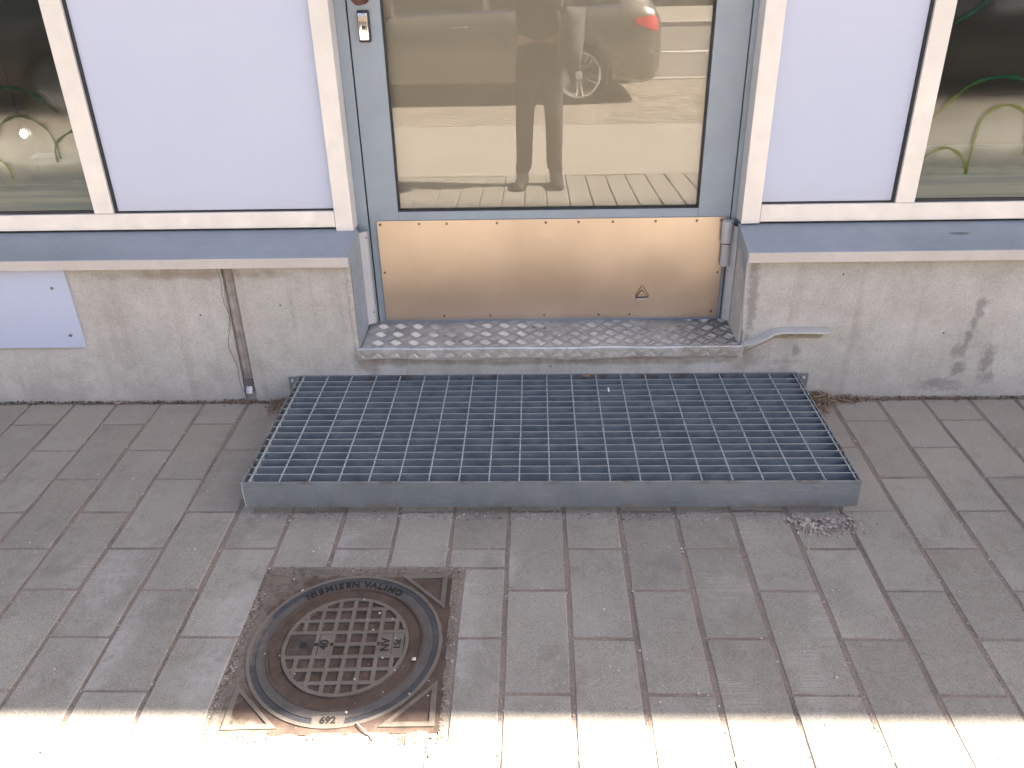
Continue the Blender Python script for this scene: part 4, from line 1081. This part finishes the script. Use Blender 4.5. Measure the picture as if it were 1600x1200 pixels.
# ------------------------------------------------------------------ cars parked behind the viewer (seen in the door glass)
def make_car(x_rear, y_near, label, paint, L=4.75, tall=1.0, gname=None, wheels=(.94, 3.76), plate=True):
    gzc = -.22; W_ = .91; yc = y_near - W_
    t = thing('parked_car', label, 'car', (x_rear - L/2, yc, gzc), 'cars parked along the road behind the viewer')
    sc = L/4.75
    # f, z bottom, z shoulder, z top, half width, half width top
    ST = [(0, .40, .60, .64, .58, .50), (.035, .27, .80, .86, .73, .60), (.11, .23, .93, 1.00, .83, .66), (.22, .21, .965, 1.14, .875, .65), (.40, .20, .98, 1.32, .90, .64), (.62, .20, .98, 1.42, .91, .63),
          (1.0, .19, .97, 1.46, .912, .64), (1.6, .19, .955, 1.48, .912, .65), (2.2, .19, .94, 1.475, .912, .645), (2.7, .19, .93, 1.40, .91, .62), (3.1, .19, .92, 1.20, .91, .62), (3.38, .19, .91, 1.00, .91, .66), (3.6, .20, .88, .955, .905, .70),
          (4.1, .21, .83, .88, .89, .68), (4.45, .22, .74, .79, .84, .62), (4.65, .26, .62, .67, .72, .52), (4.75, .36, .52, .56, .52, .38)]
    def sect(f_, zb, zs, zt, w, wt):
        zt2 = zs + (zt-zs)*tall
        half = [(0, zb), (w*.86, zb), (w*.955, zb+.05), (w*.985, zb+(zs-zb)*.30), (w, zb+(zs-zb)*.58), (w*.985, zs-.10 if zs-zb > .3 else zs-.02), (w*.955, zs), (w*.90, zs+min(.03, (zt2-zs)*.5)), (wt+(.9*w-wt)*.30, zs+(zt2-zs)*.72), (wt*.93, zt2-.012), (wt*.55, zt2+.012), (0, zt2+.02)]
        return half
    xs_ = []; S_ = []
    for a_, c_ in zip(ST[:-1], ST[1:]):
        for k_ in range(3):
            u = k_/3; S_.append([a_[m_]+(c_[m_]-a_[m_])*u for m_ in range(6)])
    S_.append(list(ST[-1]))
    b = MB(); vs = []; nsec = 0
    for s_ in S_:
        h = sect(*s_); ring_ = [(p[0], p[1]) for p in h] + [(-p[0], p[1]) for p in h[-2:0:-1]]
        nsec = len(ring_)
        for (yy, z) in ring_: vs.append((x_rear - s_[0]*sc, yc+yy, gzc+z))
    fs = [(i*nsec+k_, i*nsec+(k_+1) % nsec, (i+1)*nsec+(k_+1) % nsec, (i+1)*nsec+k_) for i in range(len(S_)-1) for k_ in range(nsec)]
    fs += [tuple(range(nsec)), tuple((len(S_)-1)*nsec+k_ for k_ in range(nsec))]
    b.add(vs, fs); body = b.build('body', paint, t, 'all')
    wr_ = .315
    cut = MB()
    for wf in wheels:
        for s_ in (-1, 1):
            cut.tube([(x_rear-wf*sc, yc+s_*(W_+.1), gzc+wr_+.005), (x_rear-wf*sc, yc+s_*(W_-.26), gzc+wr_+.005)], .365, 40)
    co = cut.build('cutter', M['black'], None)
    bpy.context.view_layer.update()
    md = body.modifiers.new('b', 'BOOLEAN'); md.object = co; md.operation = 'DIFFERENCE'; md.solver = 'EXACT'
    co.location = (0, 0, 0)
    bpy.context.view_layer.update()
    me = bpy.data.meshes.new_from_object(body.evaluated_get(bpy.context.evaluated_depsgraph_get()))
    body.modifiers.clear(); body.data = me
    bpy.data.objects.remove(co)
    for p in me.polygons: p.use_smooth = True
    try: me.set_sharp_from_angle(angle=R(50))
    except Exception: pass
    def surf(f_, side, lo, hi, name, mat, off=.004, nz=6, f1=None, taper=None):
        pass
    def interp(f_):
        for a_, c_ in zip(ST[:-1], ST[1:]):
            if a_[0] <= f_ <= c_[0]:
                u = (f_-a_[0])/(c_[0]-a_[0]); return [a_[m_]+(c_[m_]-a_[m_])*u for m_ in range(6)]
        return list(ST[-1])
    def side_pt(f_, z, side, off):
        """point on the body side at distance f_ from the rear and height z above ground"""
        h = sect(*interp(f_)); prev = h[1]
        for p in h[2:]:
            if p[1] >= z and p[1] > prev[1]:
                u = (z-prev[1])/(p[1]-prev[1]); y_ = prev[0]+(p[0]-prev[0])*u; break
            prev = p
        else: y_ = h[-3][0]
        return (x_rear-f_*sc, yc+side*(y_+off), gzc+z)
    def patch(name, mat, side, fs_, zlo, zhi, off=.004, nz=4):
        b = MB(); vs = []; m_ = len(fs_)
        for f_ in fs_:
            a_, c_ = zlo(f_), zhi(f_)
            for k_ in range(nz+1): vs.append(side_pt(f_, a_+(c_-a_)*k_/nz, side, off))
        b.add(vs, [(i*(nz+1)+k_, i*(nz+1)+k_+1, (i+1)*(nz+1)+k_+1, (i+1)*(nz+1)+k_) for i in range(m_-1) for k_ in range(nz)])
        return b.build(name, mat, t, 'all')
    def roofz(f_):
        s_ = interp(f_); return s_[2]+(s_[3]-s_[2])*tall
    lin = lambda a_, c_, n_: [a_+(c_-a_)*i/n_ for i in range(n_+1)]
    for side in (-1, 1):
        for fa, fb_ in ((.50, 1.02), (1.06, 1.92), (1.98, 2.98)):
            zl = lambda f_: interp(f_)[2]+.035
            def zh(f_):
                base = roofz(f_)-.075
                if f_ < .75: base = min(base, zl(f_)+.02+(f_-.50)*1.35)
                return max(base, zl(f_)+.012)
            w_ = patch('side_window', carglass, side, lin(fa, fb_, 8), zl, zh)
        patch('chrome_strip', M['chrome'], side, lin(.48, 3.0, 20), lambda f_: interp(f_)[2]+.012, lambda f_: interp(f_)[2]+.034, .007, 1)
        # tail lamp, wraps round the corner
        patch('taillight', tail, side, lin(.075, .34, 6), lambda f_: .74+(f_-.08)*.35, lambda f_: .905-(f_-.08)*.08, .006, 3)
        patch('headlight', lampg, side, lin(4.25, 4.6, 5), lambda f_: .60, lambda f_: .70-(f_-4.25)*.12, .006, 2)
        for f_ in (1.13, 2.05, 3.12):
            patch('door_seam', M['black'], side, [f_-.003, f_+.003], lambda q_: .28, lambda q_: interp(q_)[2]-.01, .002, 6)
        for f_ in (1.28, 2.25):
            p = side_pt(f_, .83, side, .018)
            MB().tube([(p[0]+.09, p[1]-side*.012, p[2]), (p[0]+.07, p[1], p[2]), (p[0]-.07, p[1], p[2]-.004), (p[0]-.09, p[1]-side*.012, p[2]-.006)], .011, 8).build('door_handle', M['chrome'], t, True)
        patch('sill_trim', M['black'], side, lin(1.35, 3.3, 6), lambda f_: .20, lambda f_: .245, .006, 1)
        p = side_pt(3.0, .98, side, .09)
        MB().box(p[0]-.07, p[0]+.05, p[1]-.09, p[1]+.09, p[2]-.02, p[2]+.09, .02).build('mirror', paint, t, True)
    # rear: screen, plate, reflector strip
    def ctr(f_, k): s_ = interp(f_); return (x_rear-f_*sc, s_[2]+(s_[3]-s_[2])*tall+.02)
    b = MB(); vs = []
    for f_ in (.13, .25, .40, .56):
        x_, z_ = ctr(f_, 0)
        for yy in (-.56, -.3, 0, .3, .56): vs.append((x_+.006, yc+yy, gzc+z_+.004-(.03 if abs(yy) > .5 else .0)))
    b.add(vs, [(i*5+k_, i*5+k_+1, (i+1)*5+k_+1, (i+1)*5+k_) for i in range(3) for k_ in range(4)]); b.build('rear_window', carglass, t)
    b = MB(); vs = []
    for f_ in (2.62, 2.9, 3.15, 3.36):
        x_, z_ = ctr(f_, 0)
        for yy in (-.58, -.3, 0, .3, .58): vs.append((x_-.006, yc+yy, gzc+z_+.006-(.03 if abs(yy) > .5 else .0)))
    b.add(vs, [(i*5+k_, i*5+k_+1, (i+1)*5+k_+1, (i+1)*5+k_) for i in range(3) for k_ in range(4)]); b.build('windscreen', carglass, t)
    MB().box(x_rear-.04, x_rear+.004, yc-.26, yc+.26, gzc+.42, gzc+.53, .004).build('number_plate', M['white'], t)
    patch('reflector', M['chrome'], 1, lin(.03, .17, 4), lambda f_: .53, lambda f_: .545, .006, 1)
    # wheels
    for wf in wheels:
        for s_ in (-1, 1):
            cx_, cz_ = x_rear-wf*sc, gzc+wr_; yo = yc+s_*(W_-.022); yi = yc+s_*(W_-.22)
            wh = MB().lathe([(.20, 0), (.296, 0), (.313, .022*s_*-1), (.315, -.06*s_), (.315, -.16*s_), (.300, -.20*s_), (.20, -.20*s_)], (cx_, yo, cz_), 40, 'y').build('wheel', M['tyre'], t, True)
            b = MB(); b.lathe([(.232, .0), (.242, .004*s_), (.226, .006*s_), (.220, -.02*s_)], (cx_, yo, cz_), 40, 'y')
            b.build('rim', M['rim'], wh, True)
            MB().lathe([(.222, -.05*s_), (.222, -.055*s_), (.05, -.07*s_)], (cx_, yo, cz_), 32, 'y').build('brake_disc', M['black'], wh, True)
            b = MB()
            for k_ in range(10):
                a = 2*PI*k_/10 + (.16 if k_ % 2 else -.16)*.9; b.tube([(cx_+.03*math.cos(a), yo-.012*s_, cz_+.03*math.sin(a)), (cx_+.225*math.cos(a+.04), yo-.008*s_, cz_+.225*math.sin(a+.04))], [(.012, .012), (.013, .012)], 6)
            b.lathe([(.05, -.03*s_), (.045, .0), (.02, .004*s_)], (cx_, yo, cz_), 20, 'y')
            b.build('spokes', M['rim'], wh, True)
    return t
M['tyre'] = simple('tyre_rubber', (.02, .02, .02), .8); M['rim'] = simple('silver_wheel', (.75, .75, .76), .45, .2)
tail = simple('red_lamp_lens', (.55, .02, .03), .2); lampg = simple('clear_lamp_lens', (.6, .6, .6), .15, .3)
tail.node_tree.nodes['Principled BSDF'].inputs['Specular IOR Level'].default_value = .8
carglass = simple('dark_car_glass', (.012, .014, .015), .05)
def carpaint(name, col):
    m = simple(name, col, .3, .45, .04, 2); m.node_tree.nodes['Principled BSDF'].inputs['Coat Weight'].default_value = .8; m.node_tree.nodes['Principled BSDF'].inputs['Coat Roughness'].default_value = .06; return m
make_car(1.50, -6.90, 'dark grey brown estate car parked tail to the right, with ten spoke wheels', carpaint('grey_brown_car_paint', (.15, .14, .125)))
make_car(7.45, -6.9, 'small black hatchback parked behind the estate car', carpaint('black_car_paint', (.02, .02, .022)), L=4.1, tall=1.0, wheels=(.8, 3.85))
make_car(-4.4, -6.9, 'dark brown car parked in front of the estate car', carpaint('brown_car_paint', (.05, .038, .030)), L=4.5, wheels=(.9, 3.8))

# facade across the road
ob = thing('opposite_building', 'dark stone building across the road', 'building', (0, -26, 0))
MB().box(-40, 40, -30, -25.2, -.3, 3.6).build('wall', M['darkwall'], ob)
MB().box(-40, 40, -30, -25.2, 3.6005, 9).build('upper_wall', simple('ochre_render', (.42, .33, .22), .9, 0, .1, 1), ob)
wf = None
for i in range(16):
    for zz_ in (4.4, 6.9):
        x = -36+i*4.8
        if wf is None: wf = MB().box(-.8, .8, -.05, .03, 0, 1.5, .01).build('window', carglass, None); wf.parent = ob; o = wf
        else: o = dup(wf, ob)
        o.location = Vector((x, -25.2, zz_)) - WL[ob]

# ------------------------------------------------------------------ the photographer
pz = G(-2.9)
def skinmesh(name, verts, edges, radii, mat, parent, sub=2, root=0):
    me = bpy.data.meshes.new(name); o0 = WL[parent]
    me.from_pydata([tuple(Vector(v)-o0) for v in verts], edges, [])
    o = bpy.data.objects.new(name, me); COL.objects.link(o); o.parent = parent; WL[o] = o0
    me.materials.append(mat)
    md = o.modifiers.new('skin', 'SKIN'); md.use_smooth_shade = True
    for i, r_ in enumerate(radii):
        sv = me.skin_vertices[0].data[i]; sv.radius = r_ if isinstance(r_, (tuple, list)) else (r_, r_); sv.use_root = (i == root)
    ss = o.modifiers.new('sub', 'SUBSURF'); ss.levels = sub; ss.render_levels = sub
    bpy.context.view_layer.update()
    m2 = bpy.data.meshes.new_from_object(o.evaluated_get(bpy.context.evaluated_depsgraph_get()))
    o.modifiers.clear(); o.data = m2
    for p in m2.polygons: p.use_smooth = True
    return o
skinm = simple('skin', (.55, .36, .27), .55); trm = simple('dark_trousers', (.028, .027, .028), .9, 0, .2, 60, .3); jkm = simple('dark_grey_jacket', (.045, .045, .05), .85, 0, .2, 50, .3)
hairm = simple('brown_hair', (.06, .04, .028), .7, 0, .3, 90); shoem = simple('black_leather_shoe', (.02, .018, .017), .38, 0, .2, 30)
pr = thing('person', 'person in dark jacket, dark trousers and black shoes standing on the paving', 'person', (.10, -2.9, pz))
lx, rx = -.005, .20
hl, hr = Vector((.005, -2.335, 1.19)), Vector((.150, -2.335, 1.19))
SH = 1.275
# continuous body
V = [(.10, -2.93, .78), (.10, -2.94, .95), (.10, -2.94, 1.12), (.10, -2.94, 1.26), (.10, -2.93, 1.36), (.10, -2.90, 1.45), (.10, -2.885, 1.535),
     (-.08, -2.94, SH), (-.165, -2.74, 1.10), (hl.x-.02, -2.47, 1.165), (hl.x, -2.40, 1.185),
     (.28, -2.94, SH), (.365, -2.74, 1.10), (hr.x+.02, -2.47, 1.165), (hr.x, -2.40, 1.185),
     (.02, -2.93, .72), (.0, -2.90, .36), (lx, -2.92, -.02), (lx-.01, -2.90, -.07),
     (.18, -2.93, .72), (.20, -2.90, .36), (rx, -2.92, -.02), (rx+.01, -2.90, -.07)]
E_ = [(0,1),(1,2),(2,3),(3,4),(4,5),(5,6),(3,7),(7,8),(8,9),(9,10),(3,11),(11,12),(12,13),(13,14),(0,15),(15,16),(16,17),(17,18),(0,19),(19,20),(20,21),(21,22)]
Rr = [.12, .115, .12, .10, .048, .078, .070, .05, .042, .026, .030, .05, .042, .026, .030, .075, .050, .026, .022, .075, .050, .026, .022]
body = skinmesh('body', V, E_, Rr, skinm, pr)
# fingers and thumbs round the phone
fg = MB()
for s_, h in ((1, hl), (-1, hr)):
    for k_ in range(4):
        z = h.z + .030 - k_*.019; L_ = (.9, 1, .95, .8)[k_]
        fg.tube([(h.x, -2.385, z-.004), (h.x-.010*s_, -2.345, z), (h.x+.003*s_, -2.318, z+.002), (h.x+.022*s_*L_, -2.300, z+.002), (h.x+.036*s_*L_, -2.298, z+.001)], [.0095, .009, .0085, .0078, .0055], 8)
    fg.tube([(h.x+.01*s_, -2.395, h.z-.02), (h.x+.02*s_, -2.36, h.z+.0), (h.x+.033*s_, -2.325, h.z+.012), (h.x+.045*s_, -2.312, h.z+.016)], [.012, .011, .010, .006], 8)
fg.build('fingers', skinm, pr, True)
# head details
hc = Vector((.10, -2.875, 1.50))
hd = MB(); bm = bmesh.new(); bmesh.ops.create_uvsphere(bm, u_segments=24, v_segments=16, radius=1)
for v in bm.verts:
    x, y, z = v.co; k_ = 1 - .22*max(0, -z)
    v.co = Vector((x*.076*k_, y*.096*k_ + (.012 if z < -.3 else 0), z*.118))
hd.bm(bm, Matrix.Translation(hc)); hd.build('head', skinm, pr, 'all')
nb = MB(); nb.tube([hc+Vector((0, .092, .018)), hc+Vector((0, .112, -.018)), hc+Vector((0, .098, -.03))], [.007, .013, .010], 8); nb.build('nose', skinm, pr, 'all')
for s_ in (-1, 1):
    MB().lathe([(.001, .078), (.010, .080), (.012, .086), (.006, .093), (.001, .095)], (hc.x+s_*.030, hc.y+.0, hc.z+.012), 12, 'y').build('eye', M['white'], pr, True)
    MB().lathe([(.005, .0945), (.001, .0965)], (hc.x+s_*.030, hc.y, hc.z+.012), 10, 'y').build('pupil', M['black'], pr)
    MB().tube([hc+Vector((s_*.072, -.005, .022)), hc+Vector((s_*.084, -.014, .012)), hc+Vector((s_*.080, -.012, -.02)), hc+Vector((s_*.072, .0, -.03))], [.008, .011, .009, .006], 8).build('ear', skinm, pr, 'all')
MB().tube([hc+Vector((-.025, .082, -.052)), hc+Vector((0, .092, -.054)), hc+Vector((.025, .082, -.052))], [.003, .0065, .003], 8).build('mouth', simple('lips', (.42, .16, .14), .5), pr, 'all')
hb = MB(); bm = bmesh.new(); bmesh.ops.create_uvsphere(bm, u_segments=24, v_segments=16, radius=1)
for v in bm.verts:
    x, y, z = v.co
    if z < .30 and y > -.15: z = .30 + (z-.30)*.05
    v.co = Vector((x*.083, y*.100-.008, z*.122+.006))
hb.bm(bm, Matrix.Translation(hc)); hb.build('hair', hairm, pr, 'all')
# trousers
V = [(.10, -2.93, .84), (.10, -2.93, .70), (.025, -2.93, .60), (.005, -2.90, .36), (.0, -2.925, .15), (lx, -2.93, -.055), (.175, -2.93, .60), (.197, -2.90, .36), (.20, -2.925, .15), (rx, -2.93, -.055)]
E_ = [(0,1),(1,2),(2,3),(3,4),(4,5),(1,6),(6,7),(7,8),(8,9)]
skinmesh('trousers', V, E_, [(.16, .115), (.135, .11), .088, .066, .060, .056, .088, .066, .060, .056], trm, pr, root=0)
# jacket, hem at about 0.75
V = [(.10, -2.93, .76), (.10, -2.935, .88), (.10, -2.94, 1.05), (.10, -2.94, 1.20), (.10, -2.93, 1.33), (-.07, -2.94, 1.255), (-.165, -2.74, 1.09), (hl.x-.025, -2.49, 1.16), (.27, -2.94, 1.255), (.365, -2.74, 1.09), (hr.x+.025, -2.49, 1.16)]
E_ = [(0,1),(1,2),(2,3),(3,4),(3,5),(5,6),(6,7),(3,8),(8,9),(9,10)]
skinmesh('jacket', V, E_, [(.15, .125), (.155, .13), (.17, .135), (.17, .12), .065, .082, .066, .046, .082, .066, .046], jkm, pr, root=0)
for s_, x in ((-1, lx-.012), (1, rx+.012)):
    b = MB(); zf = lambda y: G(y)
    yb_ = -2.99
    b.tube([(x, yb_, G(yb_)+.045), (x, yb_+.03, G(yb_)+.052), (x, yb_+.10, G(yb_)+.055), (x, yb_+.17, G(yb_)+.045), (x+s_*.012, yb_+.24, G(yb_)+.038), (x+s_*.016, yb_+.29, G(yb_)+.033)], [(.026, .034), (.046, .037), (.052, .038), (.042, .044), (.034, .047), (.016, .024)], 16)
    b.tube([(x, yb_+.04, G(yb_)+.07), (x, yb_+.06, G(yb_)+.135)], [.044, .047], 14)
    b.build('shoe', shoem, pr, True)
ph = thing('smartphone', 'black smartphone held up in both hands of the person', 'phone', tuple(CLOC - CF*.012))
bm = bmesh.new(); bmesh.ops.create_cube(bm, size=1)
for v in bm.verts: v.co = Vector((v.co.x*.150, v.co.y*.074, v.co.z*.008))
bmesh.ops.bevel(bm, geom=bm.edges[:], offset=.0035, segments=2, affect='EDGES')
PM = Matrix(((CR.x, CU.x, -CF.x, 0), (CR.y, CU.y, -CF.y, 0), (CR.z, CU.z, -CF.z, 0), (0, 0, 0, 1)))
PM = Matrix.Translation(CLOC - CF*.014 - CU*.012) @ PM
b = MB(); b.bm(bm, PM); b.build('case', M['black'], ph)
MB().add([tuple(PM @ Vector((x*.07, y*.033, .0042))) for x, y in ((-1,-1),(1,-1),(1,1),(-1,1))], [(0,1,2,3)]).build('screen', simple('phone_screen', (.02, .02, .025), .1), ph)
# bag hanging at the hip
bg_ = thing('bag', 'grey cloth bag hanging at the hip of the person', 'bag', (.33, -2.86, .55))
bm = bmesh.new(); bmesh.ops.create_cube(bm, size=1); bmesh.ops.subdivide_edges(bm, edges=bm.edges[:], cuts=5, use_grid_fill=True)
for v in bm.verts:
    p = v.co.copy(); k_ = 1-.35*abs(p.z*2)**4; bl = (1-(2*p.x)**2)*(1-(2*p.z)**2)
    v.co = Vector((p.x*.155*(1-.12*(p.z > 0)*p.z*2), p.y*(.06+.09*bl), p.z*.34+.012*math.sin(p.x*19+p.y*9)))
b = MB(); b.bm(bm, Matrix.Translation((.300, -2.83, .80)) @ Matrix.Rotation(.10, 4, 'Y')); b.build('pouch', simple('grey_cloth', (.10, .095, .10), .85, 0, .2, 40, .3), bg_, 'all')
MB().tube([(.27, -2.83, .89), (.17, -2.80, 1.10), (.0, -2.86, 1.335), (.0, -2.98, 1.335), (.25, -3.07, 1.0), (.40, -2.88, .89)], [(.018, .004)]*6, 8).build('strap', bpy.data.materials['grey_cloth'], bg_, True)

print('pavers', npav, 'objects', len(bpy.data.objects))
